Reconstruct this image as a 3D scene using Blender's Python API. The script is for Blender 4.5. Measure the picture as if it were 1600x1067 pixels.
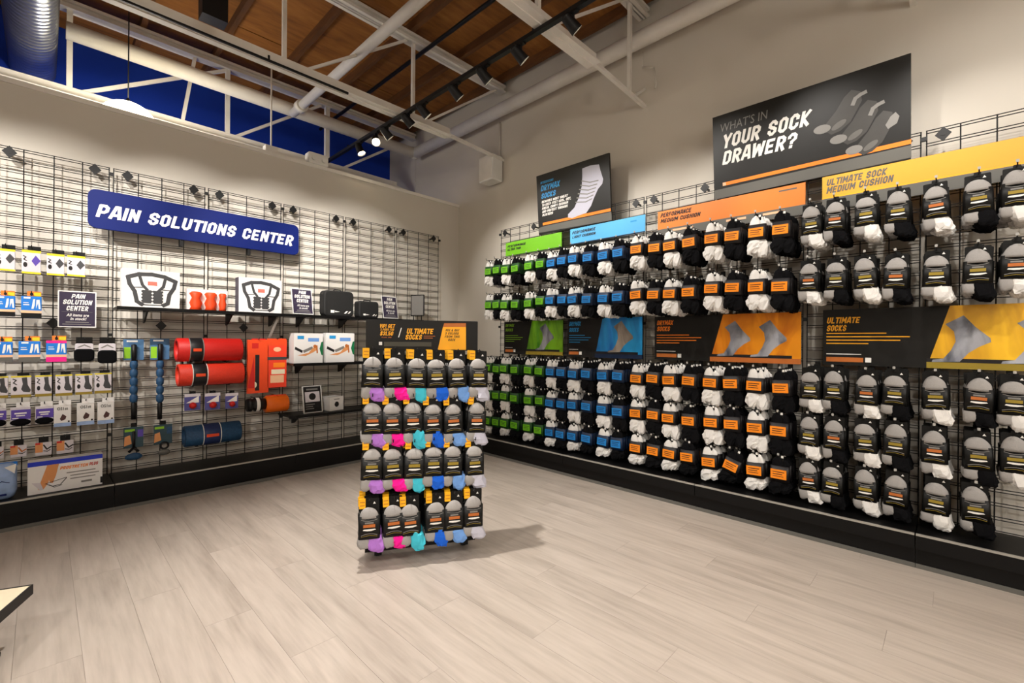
import bpy, math, random
from mathutils import Vector, Matrix
for o in list(bpy.data.objects): bpy.data.objects.remove(o)
S = bpy.context.scene
COL = S.collection
random.seed(7)

# ------------------------------------------------------------------ camera
CH, FPX, YAW, ROLL = 1.22, 712.77, math.radians(44.136), math.radians(.437)
cF = Vector((math.cos(YAW), math.sin(YAW), 0)); r0 = Vector((math.sin(YAW), -math.cos(YAW), 0)); u0_ = Vector((0, 0, 1))
cR = r0*math.cos(ROLL) + u0_*math.sin(ROLL); cU = u0_*math.cos(ROLL) - r0*math.sin(ROLL)
cam = bpy.data.cameras.new('camera'); cam.sensor_width = 36; cam.lens = FPX/1600*36; cam.clip_start = .02; cam.clip_end = 60
co = bpy.data.objects.new('camera', cam); COL.objects.link(co)
co.matrix_world = Matrix(((cR.x, cU.x, -cF.x, 0), (cR.y, cU.y, -cF.y, 0), (cR.z, cU.z, -cF.z, CH), (0, 0, 0, 1)))
S.camera = co

# ------------------------------------------------------------------ world, exposure
W = bpy.data.worlds.new('world'); S.world = W; W.use_nodes = True
W.node_tree.nodes['Background'].inputs[0].default_value = (.9, .85, .8, 1)
W.node_tree.nodes['Background'].inputs[1].default_value = .05
S.view_settings.view_transform = 'Standard'; S.view_settings.look = 'None'
S.view_settings.gamma = 1; S.view_settings.use_curve_mapping = False
S.view_settings.exposure = 0.3
WARM = (1, .945, .885)
# spot lamps of the track heads: (position, target, watts, cone degrees)
WALL_SPOTS = [  # heads on a track by the second joist, out of view, washing the upper left wall
    ((-2.0, 2.60, 3.26), (-.5, 4.7, 1.80), 235, 41), ((-1.1, 2.60, 3.26), (.15, 4.7, 1.80), 235, 41), ((-.3, 2.60, 3.26), (.95, 4.7, 1.80), 235, 41),
    ((.45, 2.60, 3.26), (1.7, 4.7, 1.80), 235, 41), ((.95, 2.60, 3.26), (2.5, 4.7, 1.74), 220, 41)]
AISLE_SPOTS = [  # heads over the aisle and behind the camera
    ((1.7, -.9, 3.26), (3.66, -.2, 2.0), 70, 70), ((1.14, 2.26, 3.26), (1.35, 1.6, 0), 285, 92),
    ((-.3, -.6, 3.26), (1.3, .3, 0), 100, 84), ((.0, 1.75, 3.26), (1.3, 2.0, 0), 75, 70),
    ((-1.6, .3, 3.26), (-.3, 1.3, 0), 110, 80), ((-2.6, -2.2, 3.26), (-1.2, 0, 0), 100, 100),
    ((1.6, -1.7, 3.26), (2.2, 0, 0), 125, 84)]
PENDANT_W = (34, 46)

# ------------------------------------------------------------------ helpers
def lin(c): 
    c = c/255
    return c/12.92 if c <= .04045 else ((c+.055)/1.055)**2.4
def rgb(r, g, b): return (lin(r), lin(g), lin(b), 1)
MATS = {}
def mat(name, c, rough=.6, metal=0, var=.06, scale=40, bump=0, emit=None, es=0, spec=.4):
    if name in MATS: return MATS[name]
    m = bpy.data.materials.new(name); m.use_nodes = True; n = m.node_tree.nodes; l = m.node_tree.links
    b = n['Principled BSDF']; b.inputs['Roughness'].default_value = rough; b.inputs['Metallic'].default_value = metal
    b.inputs['Specular IOR Level'].default_value = spec
    col = rgb(*c)
    if var:
        t = n.new('ShaderNodeTexCoord'); x = n.new('ShaderNodeTexNoise'); x.inputs['Scale'].default_value = scale; x.inputs['Detail'].default_value = 3
        l.new(t.outputs['Object'], x.inputs['Vector'])
        r = n.new('ShaderNodeMix'); r.data_type = 'RGBA'
        r.inputs[6].default_value = tuple(v*(1-var) for v in col[:3])+(1,); r.inputs[7].default_value = tuple(min(1, v*(1+var)) for v in col[:3])+(1,)
        l.new(x.outputs['Fac'], r.inputs[0]); l.new(r.outputs[2], b.inputs['Base Color'])
        if bump:
            bp = n.new('ShaderNodeBump'); bp.inputs['Strength'].default_value = bump; bp.inputs['Distance'].default_value = .004
            l.new(x.outputs['Fac'], bp.inputs['Height']); l.new(bp.outputs[0], b.inputs['Normal'])
    else: b.inputs['Base Color'].default_value = col
    if emit:
        b.inputs['Emission Color'].default_value = rgb(*emit); b.inputs['Emission Strength'].default_value = es
    MATS[name] = m; return m
def splash(name, a, b, scale=6):
    m = bpy.data.materials.new(name); m.use_nodes = True; n = m.node_tree.nodes; l = m.node_tree.links
    t = n.new('ShaderNodeTexCoord'); mp = n.new('ShaderNodeMapping'); mp.inputs['Scale'].default_value = (1, 1, .45)
    x = n.new('ShaderNodeTexNoise'); x.inputs['Scale'].default_value = scale; x.inputs['Detail'].default_value = 5; x.inputs['Distortion'].default_value = .6
    r = n.new('ShaderNodeValToRGB'); r.color_ramp.elements[0].position = .35; r.color_ramp.elements[1].position = .62
    r.color_ramp.elements[0].color = rgb(*a); r.color_ramp.elements[1].color = rgb(*b)
    l.new(t.outputs['Object'], mp.inputs[0]); l.new(mp.outputs[0], x.inputs['Vector']); l.new(x.outputs['Fac'], r.inputs[0])
    l.new(r.outputs[0], n['Principled BSDF'].inputs['Base Color']); n['Principled BSDF'].inputs['Roughness'].default_value = .4
    return m
def woodmat(name, a, b, c, stretch, rough, rnd, scale=3.0, bump=.05):
    m = bpy.data.materials.new(name); m.use_nodes = True; n = m.node_tree.nodes; l = m.node_tree.links
    t = n.new('ShaderNodeTexCoord'); oi = n.new('ShaderNodeObjectInfo'); mp = n.new('ShaderNodeMapping'); mp.inputs['Scale'].default_value = stretch
    off = n.new('ShaderNodeVectorMath'); off.operation = 'SCALE'; cx = n.new('ShaderNodeCombineXYZ')
    l.new(oi.outputs['Random'], cx.inputs[0]); l.new(oi.outputs['Random'], cx.inputs[1]); l.new(cx.outputs[0], off.inputs[0]); off.inputs['Scale'].default_value = 37
    ad = n.new('ShaderNodeVectorMath'); l.new(t.outputs['Object'], mp.inputs[0]); l.new(mp.outputs[0], ad.inputs[0]); l.new(off.outputs[0], ad.inputs[1])
    x = n.new('ShaderNodeTexNoise'); x.inputs['Scale'].default_value = scale; x.inputs['Detail'].default_value = 6; x.inputs['Roughness'].default_value = .62; x.inputs['Distortion'].default_value = .7
    y = n.new('ShaderNodeTexNoise'); y.inputs['Scale'].default_value = scale*5; y.inputs['Detail'].default_value = 4
    l.new(ad.outputs[0], x.inputs['Vector']); l.new(ad.outputs[0], y.inputs['Vector'])
    mx = n.new('ShaderNodeMix'); mx.inputs[0].default_value = .35; l.new(x.outputs['Fac'], mx.inputs[2]); l.new(y.outputs['Fac'], mx.inputs[3])
    r = n.new('ShaderNodeValToRGB'); e = r.color_ramp.elements; e[0].position = .30; e[1].position = .70
    e[0].color = rgb(*a); e[1].color = rgb(*c); q = e.new(.5); q.color = rgb(*b)
    l.new(mx.outputs[0], r.inputs[0])
    h = n.new('ShaderNodeHueSaturation'); mr = n.new('ShaderNodeMapRange'); mr.inputs[3].default_value = 1-rnd; mr.inputs[4].default_value = 1+rnd
    l.new(oi.outputs['Random'], mr.inputs[0]); l.new(mr.outputs[0], h.inputs['Value']); l.new(r.outputs[0], h.inputs['Color'])
    bs = n['Principled BSDF']; l.new(h.outputs[0], bs.inputs['Base Color']); bs.inputs['Roughness'].default_value = rough
    bp = n.new('ShaderNodeBump'); bp.inputs['Strength'].default_value = bump; bp.inputs['Distance'].default_value = .002
    l.new(mx.outputs[0], bp.inputs['Height']); l.new(bp.outputs[0], bs.inputs['Normal'])
    return m

class MB:
    """collects geometry in a front-view frame: x right, z up, -y towards the viewer"""
    def __init__(s): s.v = []; s.f = []; s.m = []; s.sm = []
    def add(s, vs, fs, m=0, sm=False):
        o = len(s.v); s.v += [tuple(p) for p in vs]
        for f in fs: s.f.append([i+o for i in f]); s.m.append(m); s.sm.append(sm)
        return s
    def box(s, x0, x1, y0, y1, z0, z1, m=0):
        return s.add([(x0, y0, z0), (x1, y0, z0), (x1, y1, z0), (x0, y1, z0), (x0, y0, z1), (x1, y0, z1), (x1, y1, z1), (x0, y1, z1)],
                     [(0, 3, 2, 1), (4, 5, 6, 7), (0, 1, 5, 4), (1, 2, 6, 5), (2, 3, 7, 6), (3, 0, 4, 7)], m)
    def rect(s, x0, x1, z0, z1, y, m=0): return s.add([(x0, y, z0), (x1, y, z0), (x1, y, z1), (x0, y, z1)], [(0, 1, 2, 3)], m)
    def poly(s, pts, y, m=0):
        a = sum(pts[i][0]*pts[(i+1) % len(pts)][1]-pts[(i+1) % len(pts)][0]*pts[i][1] for i in range(len(pts)))
        if a < 0: pts = pts[::-1]
        return s.add([(p[0], y, p[1]) for p in pts], [tuple(range(len(pts)))], m)
    def strip(s, pts, w, y, m=0, closed=False):
        n = len(pts)
        for i in range(n if closed else n-1):
            a, b = pts[i], pts[(i+1) % n]; dx, dz = b[0]-a[0], b[1]-a[1]; L = math.hypot(dx, dz) or 1; nx, nz = -dz/L*w/2, dx/L*w/2; ex, ez = dx/L*w*.3, dz/L*w*.3
            s.poly([(a[0]-nx-ex, a[1]-nz-ez), (b[0]-nx+ex, b[1]-nz+ez), (b[0]+nx+ex, b[1]+nz+ez), (a[0]+nx-ex, a[1]+nz-ez)], y-(i % 2)*.0001, m)
        return s
    def prism(s, pts, y0, y1, m=0, bev=0, sm=False):
        a = sum(pts[i][0]*pts[(i+1) % len(pts)][1]-pts[(i+1) % len(pts)][0]*pts[i][1] for i in range(len(pts)))
        if a < 0: pts = pts[::-1]
        n = len(pts)
        if not bev: rings = [(y0, 0), (y1, 0)]
        else: rings = [(y0, bev), (y0+bev*.3, bev*.3), (y0+bev, 0), (y1-bev, 0), (y1-bev*.3, bev*.3), (y1, bev)]
        cx = sum(p[0] for p in pts)/n; cz = sum(p[1] for p in pts)/n
        hw = max(abs(p[0]-cx) for p in pts) or 1; hh = max(abs(p[1]-cz) for p in pts) or 1
        vs = [(cx+(p[0]-cx)*(1-b/hw), y, cz+(p[1]-cz)*(1-b/hh)) for y, b in rings for p in pts]
        fs = [tuple(range(n)), tuple(range(len(vs)-1, len(vs)-n-1, -1))]
        s.add(vs, fs, m)
        o = len(s.v)-len(vs)
        for k in range(len(rings)-1):
            for i in range(n):
                j = (i+1) % n; s.f.append([o+k*n+i, o+(k+1)*n+i, o+(k+1)*n+j, o+k*n+j]); s.m.append(m); s.sm.append(sm)
        return s
    def rbox(s, x0, x1, y0, y1, z0, z1, r, m=0, bev=0, seg=4): return s.prism(rrect(x0, x1, z0, z1, r, seg), y0, y1, m, bev)
    def cyl(s, p0, p1, r, n=12, m=0, cap=True, r1=None, sm=True):
        p0 = Vector(p0); p1 = Vector(p1); d = (p1-p0).normalized(); a = d.orthogonal().normalized(); b = d.cross(a); r1 = r if r1 is None else r1
        vs = [p0+(a*math.cos(t)+b*math.sin(t))*r for t in [2*math.pi*i/n for i in range(n)]]+[p1+(a*math.cos(t)+b*math.sin(t))*r1 for t in [2*math.pi*i/n for i in range(n)]]
        s.add(vs, [(i, (i+1) % n, n+(i+1) % n, n+i) for i in range(n)], m, sm)
        if cap:
            o = len(s.v)-2*n; s.f += [list(range(o+n-1, o-1, -1)), list(range(o+n, o+2*n))]; s.m += [m, m]; s.sm += [False, False]
        return s
    def bar(s, p0, p1, w, h, m=0):
        p0 = Vector(p0); p1 = Vector(p1); d = (p1-p0).normalized(); a = d.cross(Vector((0, 0, 1)))
        a = Vector((0, 1, 0)) if a.length < 1e-3 else a.normalized(); b = a.cross(d)
        vs = [p+a*i*w/2+b*j*h/2 for p in (p0, p1) for i, j in ((-1, -1), (1, -1), (1, 1), (-1, 1))]
        return s.add(vs, [(3, 2, 1, 0), (4, 5, 6, 7), (0, 1, 5, 4), (1, 2, 6, 5), (2, 3, 7, 6), (3, 0, 4, 7)], m)
    def tube(s, pts, r, n=8, m=0):
        for i in range(len(pts)-1): s.cyl(pts[i], pts[i+1], r, n, m, cap=True)
        return s
    def lathe(s, prof, axis='z', n=16, m=0, c=(0, 0, 0), sm=True):
        """prof: list of (radius, height) along axis"""
        vs = []
        for r, h in prof:
            for i in range(n):
                t = 2*math.pi*i/n; a, b = r*math.cos(t), r*math.sin(t)
                p = (a, b, h) if axis == 'z' else ((h, a, b) if axis == 'x' else (b, h, a))
                vs.append((p[0]+c[0], p[1]+c[1], p[2]+c[2]))
        fs = [(k*n+i, k*n+(i+1) % n, (k+1)*n+(i+1) % n, (k+1)*n+i) for k in range(len(prof)-1) for i in range(n)]
        return s.add(vs, fs, m, sm)
    def ell(s, c, r, nu=12, nv=8, m=0, amp=0, ph=0, k=60, zmin=-1, zmax=1, pw=1):
        vs = []; 
        for j in range(nv+1):
            la = math.asin(zmin)+(math.asin(zmax)-math.asin(zmin))*j/nv
            for i in range(nu):
                t = 2*math.pi*i/nu; x, y, z = math.cos(la)*math.cos(t), math.cos(la)*math.sin(t), math.sin(la)
                if pw != 1: x = math.copysign(abs(x)**pw, x); z = math.copysign(abs(z)**pw, z)
                px, py, pz = r[0]*x, r[1]*y, r[2]*z
                d = 1+(amp*(math.sin(k*px+ph)+math.sin(k*.8*pz+k*.5*px+2*ph)+math.sin(k*1.7*(px-pz)+3*ph)*.6) if amp else 0)
                vs.append((c[0]+px*d, c[1]+py*d, c[2]+pz*d))
        fs = [(j*nu+i, j*nu+(i+1) % nu, (j+1)*nu+(i+1) % nu, (j+1)*nu+i) for j in range(nv) for i in range(nu)]
        s.add(vs, fs, m, True)
        if zmin > -1: s.f.append([len(s.v)-len(vs)+i for i in range(nu-1, -1, -1)]); s.m.append(m); s.sm.append(False)
        return s
    def mesh(s, name, mats):
        me = bpy.data.meshes.new(name); me.from_pydata(s.v, [], s.f)
        for x in (mats if isinstance(mats, (list, tuple)) else [mats]): me.materials.append(x)
        me.polygons.foreach_set('material_index', s.m); me.polygons.foreach_set('use_smooth', s.sm); me.update()
        return me
    def build(s, name, mats, parent=None, loc=(0, 0, 0), rot=(0, 0, 0)): return put(name, s.mesh(name, mats), parent, loc, rot)
def rrect(x0, x1, z0, z1, r, seg=4):
    p = []
    for cx, cz, a in ((x1-r, z0+r, -90), (x1-r, z1-r, 0), (x0+r, z1-r, 90), (x0+r, z0+r, 180)):
        for i in range(seg+1):
            t = math.radians(a+90*i/seg); p.append((cx+r*math.cos(t), cz+r*math.sin(t)))
    return p
def put(name, me, parent=None, loc=(0, 0, 0), rot=(0, 0, 0)):
    o = bpy.data.objects.new(name, me); COL.objects.link(o); o.location = loc; o.rotation_euler = rot; o.parent = parent; return o
def tag(o, label, cat, group=None, kind=None):
    o['label'] = label; o['category'] = cat
    if group: o['group'] = group
    if kind: o['kind'] = kind
    return o
def struct(o, label=None):
    o['kind'] = 'structure'
    if label: o['label'] = label
    return o
def thing(name, label, cat, loc=(0, 0, 0), rot=(0, 0, 0), group=None):
    o = bpy.data.objects.new(name, None); o.empty_display_size = .05; COL.objects.link(o); o.location = loc; o.rotation_euler = rot
    return tag(o, label, cat, group)
def _gl():
    w = .60; l, r, b, t, m, c = .11, w-.11, .10, .90, .50, .13; e = .06; f = 1-e
    O = [(l, b+c), (l, t-c), (l+c, t), (r-c, t), (r, t-c), (r, b+c), (r-c, b), (l+c, b), (l, b+c)]
    G = {'O': [O], '0': [O], 'Q': [O, [(.36, .24), (.54, .02)]], 'D': [[(l, b), (l, t), (r-c, t), (r, t-c), (r, b+c), (r-c, b), (l, b)]],
         'C': [[(r, .66), (r, t-c), (r-c, t), (l+c, t), (l, t-c), (l, b+c), (l+c, b), (r-c, b), (r, b+c), (r, .34)]],
         'G': [[(r, .68), (r, t-c), (r-c, t), (l+c, t), (l, t-c), (l, b+c), (l+c, b), (r-c, b), (r, b+c), (r, .44), (.32, .44)]],
         'S': [[(r, .70), (r, t-c), (r-c, t), (l+c, t), (l, t-c), (l, .62), (l+c, .52), (r-c, .48), (r, .38), (r, b+c), (r-c, b), (l+c, b), (l, b+c), (l, .30)]],
         'P': [[(l, e), (l, t), (r-c, t), (r, t-c), (r, .52), (r-c, .40), (l, .40)]],
         'R': [[(l, e), (l, t), (r-c, t), (r, t-c), (r, .60), (r-c, .46), (l, .46)], [(.30, .44), (r+.02, .03)]],
         'B': [[(l, b), (l, t), (r-c, t), (r, t-c), (r, .6), (r-c*.6, m), (r, .4), (r, b+c), (r-c, b), (l, b)], [(l, m), (r-c, m)]],
         'A': [[(.07, e), (.23, f), (.39, f), (.55, e)], [(.15, .30), (.47, .30)]], 'I': [[(.11, e), (.11, f)]], 'N': [[(l, e), (l, f)], [(l, .88), (r, .12)], [(r, e), (r, f)]],
         'L': [[(l, f), (l, b), (r, b)]], 'U': [[(l, f), (l, b+c), (l+c, b), (r-c, b), (r, b+c), (r, f)]], 'T': [[(.04, t), (w-.04, t)], [(w/2, t), (w/2, e)]],
         'E': [[(r, t), (l, t), (l, b), (r, b)], [(l, m), (r-.06, m)]], 'F': [[(r, t), (l, t), (l, e)], [(l, m), (r-.06, m)]],
         'W': [[(.08, f), (.18, e), (.40, .80), (.62, e), (.72, f)]], 'M': [[(l, e), (l, f), (.37, .36), (.63, f), (.63, e)]], 'H': [[(l, e), (l, f)], [(r, e), (r, f)], [(l, m), (r, m)]],
         'Y': [[(.07, f), (w/2, .46), (w-.07, f)], [(w/2, .48), (w/2, e)]], 'V': [[(.07, f), (w/2, e), (w-.07, f)]], 'K': [[(l, e), (l, f)], [(r, f), (l+.05, .48), (r, e)]], 'X': [[(.08, e), (r+.02, f)], [(.08, f), (r+.02, e)]],
         '?': [[(l, .70), (l, t-c), (l+c, t), (r-c, t), (r, t-c), (r, .58), (w/2, .42), (w/2, .32)], [(w/2, .05), (w/2, .14)]], '!': [[(.11, .36), (.11, f)], [(.11, .05), (.11, .14)]], "'": [[(.10, .74), (.10, f)]], '.': [[(.10, .05), (.10, .12)]], ',': [[(.06, -.06), (.11, .12)]], '/': [[(.04, 0), (.34, 1)]],
         '1': [[(.04, .74), (.16, f), (.16, e)]], '3': [[(l, .72), (l, t-c), (l+c, t), (r-c, t), (r, t-c), (r, .6), (r-c*.7, m), (r, .4), (r, b+c), (r-c, b), (l+c, b), (l, b+c), (l, .28)], [(.3, m), (r-c, m)]],
         '5': [[(r, t), (l, t), (l, .54), (r-c, .54), (r, .42), (r, b+c), (r-c, b), (l+c, b), (l, b+c), (l, .26)]], '&': [[(r, .05), (l+.04, .72), (.24, t), (r-.1, t-.1), (l, .30), (l+c, b), (r-.05, b+.05), (r, .40)]]}
    G['$'] = G['S']+[[(w/2, -.04), (w/2, 1.04)]]
    W_ = {'I': .22, '!': .22, "'": .2, '.': .2, ',': .2, 'W': .80, 'M': .74, '1': .30, ' ': .34, '/': .4, 'L': .56, 'T': .56}
    return G, W_
GLY, GLW = _gl()
def block_mesh(txt, x0, x1, z0, z1, m, shear=.22, wt=.2, y=0, name='lettering'):
    """heavy condensed lettering drawn as broad strokes"""
    q = MB(); x = 0; k = 0
    for ch in txt.upper():
        for pl in GLY.get(ch, []):
            q.strip([(x+a, b) for a, b in pl], wt, -.0003*(k % 5)); k += 1
        x += GLW.get(ch, .60)+.09
    T = x-.09+shear
    for i, v in enumerate(q.v): q.v[i] = (x0+(v[0]+shear*v[2])/T*(x1-x0), y+v[1]*.5, z0+v[2]*(z1-z0))
    return q.mesh(name, m)
def text_mesh(txt, w, h, m, shear=.22, bold=.012, name='lettering', y=0, x0=0, z0=0, align='L', depth=.0004):
    """lettering scaled to fill a box w by h whose lower left corner is (x0, z0)"""
    c = bpy.data.curves.new('t', 'FONT'); c.body = txt; c.shear = shear; c.offset = bold; c.resolution_u = 2; c.space_character = 1.02
    c.align_x = 'LEFT' if align == 'L' else 'CENTER'; c.fill_mode = 'FRONT'
    o = bpy.data.objects.new('t', c); COL.objects.link(o)
    me = bpy.data.meshes.new_from_object(o); bpy.data.objects.remove(o); bpy.data.curves.remove(c)
    xs = [v.co.x for v in me.vertices]; ys = [v.co.y for v in me.vertices]
    a, b, c0, d = min(xs), max(xs), min(ys), max(ys)
    for v in me.vertices:
        px, pz = (v.co.x-a)/(b-a)*w+x0, (v.co.y-c0)/(d-c0)*h+z0
        v.co = (px, y, pz)
    me.materials.clear(); me.materials.append(m); me.name = name
    return me
def lettering(parent, txt, x0, x1, z0, z1, y, m, shear=.22, bold=.012, align='L', name='lettering', thin=False):
    if not thin and txt != 'OS1st': return put(name, block_mesh(txt, x0, x1, z0, z1, m, shear, .2 if z1-z0 > .02 else .17, y, name), parent)
    return put(name, text_mesh(txt, x1-x0, z1-z0, m, shear, bold, name, y, x0, z0, align), parent)

# picture point -> point on a wall-parallel plane
def ray(u, v): return cF + cR*((u-800)/FPX) + cU*((533.5-v)/FPX)
def onY(u, v, Y): d = ray(u, v); return Vector((0, 0, CH))+d*(Y/d.y)
def onX(u, v, X): d = ray(u, v); return Vector((0, 0, CH))+d*(X/d.x)
def onZ(u, v, Z): d = ray(u, v); return Vector((0, 0, CH))+d*((Z-CH)/d.z)

WY, WX, YL, XR, DECK = 4.70, 3.82, 4.623, 3.658, .187
PL_, PR_ = .6166, .601                     # grid panel pitch on each wall
CEIL, LEDGE, BLUEY = 4.34, 2.978, 6.43
RZ = -math.pi/2                            # facing of everything on the right wall

# ------------------------------------------------------------------ materials
wallm = mat('wall_paint', (206, 200, 189), .85, var=.03, scale=3)
white_steel = mat('white_painted_steel', (226, 222, 214), .6, var=.08, scale=12)
bluem = mat('deep_blue_paint', (8, 58, 178), .7, var=.05, scale=3)
blackm = mat('black_metal', (11, 11, 12), .5, var=.1)
blackgl = mat('black_lacquer', (8, 8, 9), .42, var=.1, spec=.25)
wirem = mat('black_wire', (13, 12, 12), .5, var=.05)
rail = mat('price_rail', (176, 174, 166), .3, metal=.4, var=.05)
galv = mat('galvanised_steel', (168, 172, 178), .28, metal=.9, var=.12, scale=8)
whitep = mat('white_plastic', (225, 224, 220), .5, var=.03)
cream = mat('cream_laminate', (232, 220, 190), .45, var=.05)
sockw = mat('white_knit', (226, 224, 220), .95, var=.07, scale=260, bump=.25)
sockb = mat('black_knit', (14, 14, 16), .95, var=.25, scale=260, bump=.25, spec=.1)
sockg = mat('grey_knit', (156, 153, 150), .95, var=.12, scale=260, bump=.3)
cardb = mat('black_card', (14, 14, 13), .5, var=.08, spec=.25)
green_l = mat('green_label', (110, 190, 25), .5); blue_l = mat('blue_label', (28, 128, 205), .5); orange_l = mat('orange_label', (246, 140, 22), .5)
green_d = mat('green_band', (18, 66, 18), .5); blue_d = mat('blue_band', (10, 32, 62), .5); orange_d = mat('orange_band', (20, 17, 19), .5)
yellow_t = mat('yellow_tag', (252, 182, 20), .5); olive = mat('olive_print', (150, 128, 40), .5); rust = mat('rust_print', (186, 104, 44), .5)
printw = mat('white_print', (238, 236, 230), .5, var=0); printg = mat('grey_print', (128, 126, 122), .5, var=0); printk = mat('black_print', (24, 22, 24), .5, var=0)
signk = mat('charcoal_sign', (24, 23, 21), .45, var=.08, scale=3, spec=.3); signg = mat('grey_sign', (98, 97, 92), .42, var=.05, scale=3)
orange_s = mat('orange_sign', (226, 128, 48), .45, var=.03); green_s = mat('green_sign', (112, 186, 22), .45, var=.03)
blue_s = mat('blue_sign', (86, 178, 236), .45, var=.03); yellow_s = mat('yellow_sign', (226, 168, 52), .45, var=.03)
orange_p = mat('orange_print', (248, 132, 30), .45, var=0); blue_p = mat('blue_print', (40, 150, 215), .45, var=0); green_p = mat('green_print', (140, 196, 40), .45, var=0)
amber_p = mat('amber_print', (250, 176, 36), .45, var=0)
navy = mat('navy_sign', (5, 24, 92), .5, var=.05, scale=3, spec=.2); plum = mat('plum_sign', (52, 44, 66), .4, var=.04)
red = mat('red_foam', (200, 32, 26), .5, var=.08, bump=.3, scale=90); redo = mat('red_orange_plastic', (232, 74, 30), .45)
foamb = mat('marbled_blue_foam', (34, 72, 108), .6, var=.5, scale=70, bump=.2); bigblue = mat('pack_blue', (30, 122, 214), .4)
peach = mat('peach_print', (240, 190, 150), .5); pink = mat('pink_pack', (236, 30, 140), .45); yellowp = mat('pack_yellow', (222, 206, 40), .45)
purple = mat('pack_purple', (92, 70, 168), .45); skin_p = mat('skin_print', (222, 150, 92), .5); leafg = mat('green_print_dark', (20, 112, 66), .45)
lilac = mat('lilac_knit', (176, 118, 206), .95, scale=260, bump=.25); hotpink = mat('hot_pink_knit', (245, 20, 150), .95, scale=260, bump=.25)
cyan = mat('cyan_knit', (66, 190, 212), .95, scale=260, bump=.25); royal = mat('royal_blue_knit', (22, 96, 214), .95, scale=260, bump=.25)
sky = mat('sky_blue_knit', (112, 158, 222), .95, scale=260, bump=.25); paleg = mat('pale_grey_knit', (190, 190, 204), .95, scale=260, bump=.25)
boxw = mat('white_carton', (236, 234, 232), .45, var=.02); packw = mat('pale_pack', (214, 208, 214), .4, var=.04)
dgrey = mat('dark_grey_print', (62, 62, 64), .5, var=0); bagb = mat('pale_blue_bag', (150, 176, 218), .4, var=.35, scale=22)
royalp = mat('royal_blue_print', (26, 52, 196), .4, var=0)
floorm = woodmat('vinyl_plank', (153, 142, 131), (177, 166, 155), (193, 182, 171), (1, .09, 1), .42, .03, 9)
deckm = woodmat('plywood_deck', (104, 62, 20), (142, 90, 34), (168, 112, 50), (.25, 1.2, 1), .8, .12, 4)
purlm = woodmat('purlin_wood', (70, 42, 16), (98, 60, 24), (120, 76, 34), (1.2, .2, 1), .8, .15, 5)

# ------------------------------------------------------------------ room shell
fl = MB().box(-6, WX, -6, BLUEY, -.12, -.006).build('floor', floorm); struct(fl, 'grey wood-look plank floor')
PWID, PLEN = .185, 1.22
nx = 0; x = -1.55
pl_me = MB().prism(rrect(.0004, PWID-.0004, .0004, PLEN-.0004, .0006, 1), 0, .006).mesh('plank', floorm)
for v in pl_me.vertices: v.co = (v.co.x, v.co.z, -v.co.y)
pl_me.flip_normals()
k = 0
while x < WX-.02:
    y = -1.3-((k*.37) % 1)*PLEN
    while y < WY:
        px, py = x+PWID/2, y+PLEN/2
        dep = px*cF.x+py*cF.y; lat = px*r0.x+py*r0.y
        if dep > .9 and abs(lat) < dep*1.13+.8 and py < WY:
            o = put('plank', pl_me, fl, (x, y, 0)); nx += 1
        y += PLEN
    x += PWID; k += 1
# filler bed under the planks' outer ring, level with them
MB().box(-6, -1.56, -6, BLUEY, -.006, -.0005).build('plank_field', floorm, fl)

struct(MB().box(-6, WX, WY, WY+.12, 0, LEDGE).build('wall_left', wallm), 'warm white partition wall behind the pain solutions grid')
struct(MB().box(WX, WX+.12, -6, BLUEY+.12, 0, CEIL).build('wall_right', wallm), 'warm white wall behind the sock grid')
struct(MB().box(-6, WX, BLUEY, BLUEY+.12, 0, CEIL).build('wall_back', bluem), 'deep blue wall beyond the partition')
struct(MB().box(-6.12, -6, -6, BLUEY, 0, CEIL).build('wall_far_left', wallm))
struct(MB().box(-6, WX, -6.12, -6, 0, CEIL).build('wall_front', wallm))
struct(MB().box(-6, WX, WY-.012, WY+.13, LEDGE, LEDGE+.035).build('trim_1', white_steel), 'white cap along the top of the partition wall')
struct(MB().box(-6, WX, WY-.01, WY, 0, .1).build('baseboard_left', signg))
struct(MB().box(WX-.01, WX, -6, WY, 0, .1).build('baseboard_right', signg))
struct(MB().box(WX-.006, WX, 5.70, 5.73, LEDGE, CEIL).build('trim_2', wallm))
ce = MB().box(-6, WX, -6, BLUEY, CEIL, CEIL+.05).build('ceiling', deckm); struct(ce, 'plywood roof deck with wooden purlins')
pm = MB().box(-.022, .022, -2.2, BLUEY, -.10, 0).mesh('purlin', purlm)
for i in range(13): put('purlin', pm, ce, (-3.6+i*.61, 0, CEIL))
# plywood sheets of the deck
sh = MB().box(.003, .607, .003, 2.43, -.014, 0).mesh('deck_sheet', deckm)
for i in range(12):
    for j in range(4): put('deck_sheet', sh, ce, (-3.6+i*.61, -2.2+j*2.44-(i % 2)*1.2, CEIL-.001))

# ------------------------------------------------------------------ roof joists
def joist(yj, x0, x1, webs, label):
    t = thing('roof_joist', label, 'roof joist', (0, yj, 0))
    m = MB()
    m.box(x0, x1, -.062, .062, 3.385, 3.395).box(x0, x1, -.022, -.012, 3.395, 3.47).box(x0, x1, .012, .022, 3.395, 3.47).box(x0, x1, -.008, .008, 3.377, 3.385)
    m.build('bottom_chord', white_steel, t)
    MB().bar((x1, 0, 3.41), (WX, 0, 3.37), .03, .03).build('chord_extension', white_steel, t)
    MB().box(x0, WX-.02, -.055, .055, 4.16, 4.17).box(x0, WX-.02, -.018, -.01, 4.16, 4.22).box(x0, WX-.02, .01, .018, 4.16, 4.22).box(x0, WX-.02, -.05, .05, 4.215, 4.24).build('top_chord', white_steel, t)
    for a, b, w in webs: MB().bar((a[0], 0, a[1]), (b[0], 0, b[1]), w, w).build('web', white_steel, t)
    return t
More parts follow.
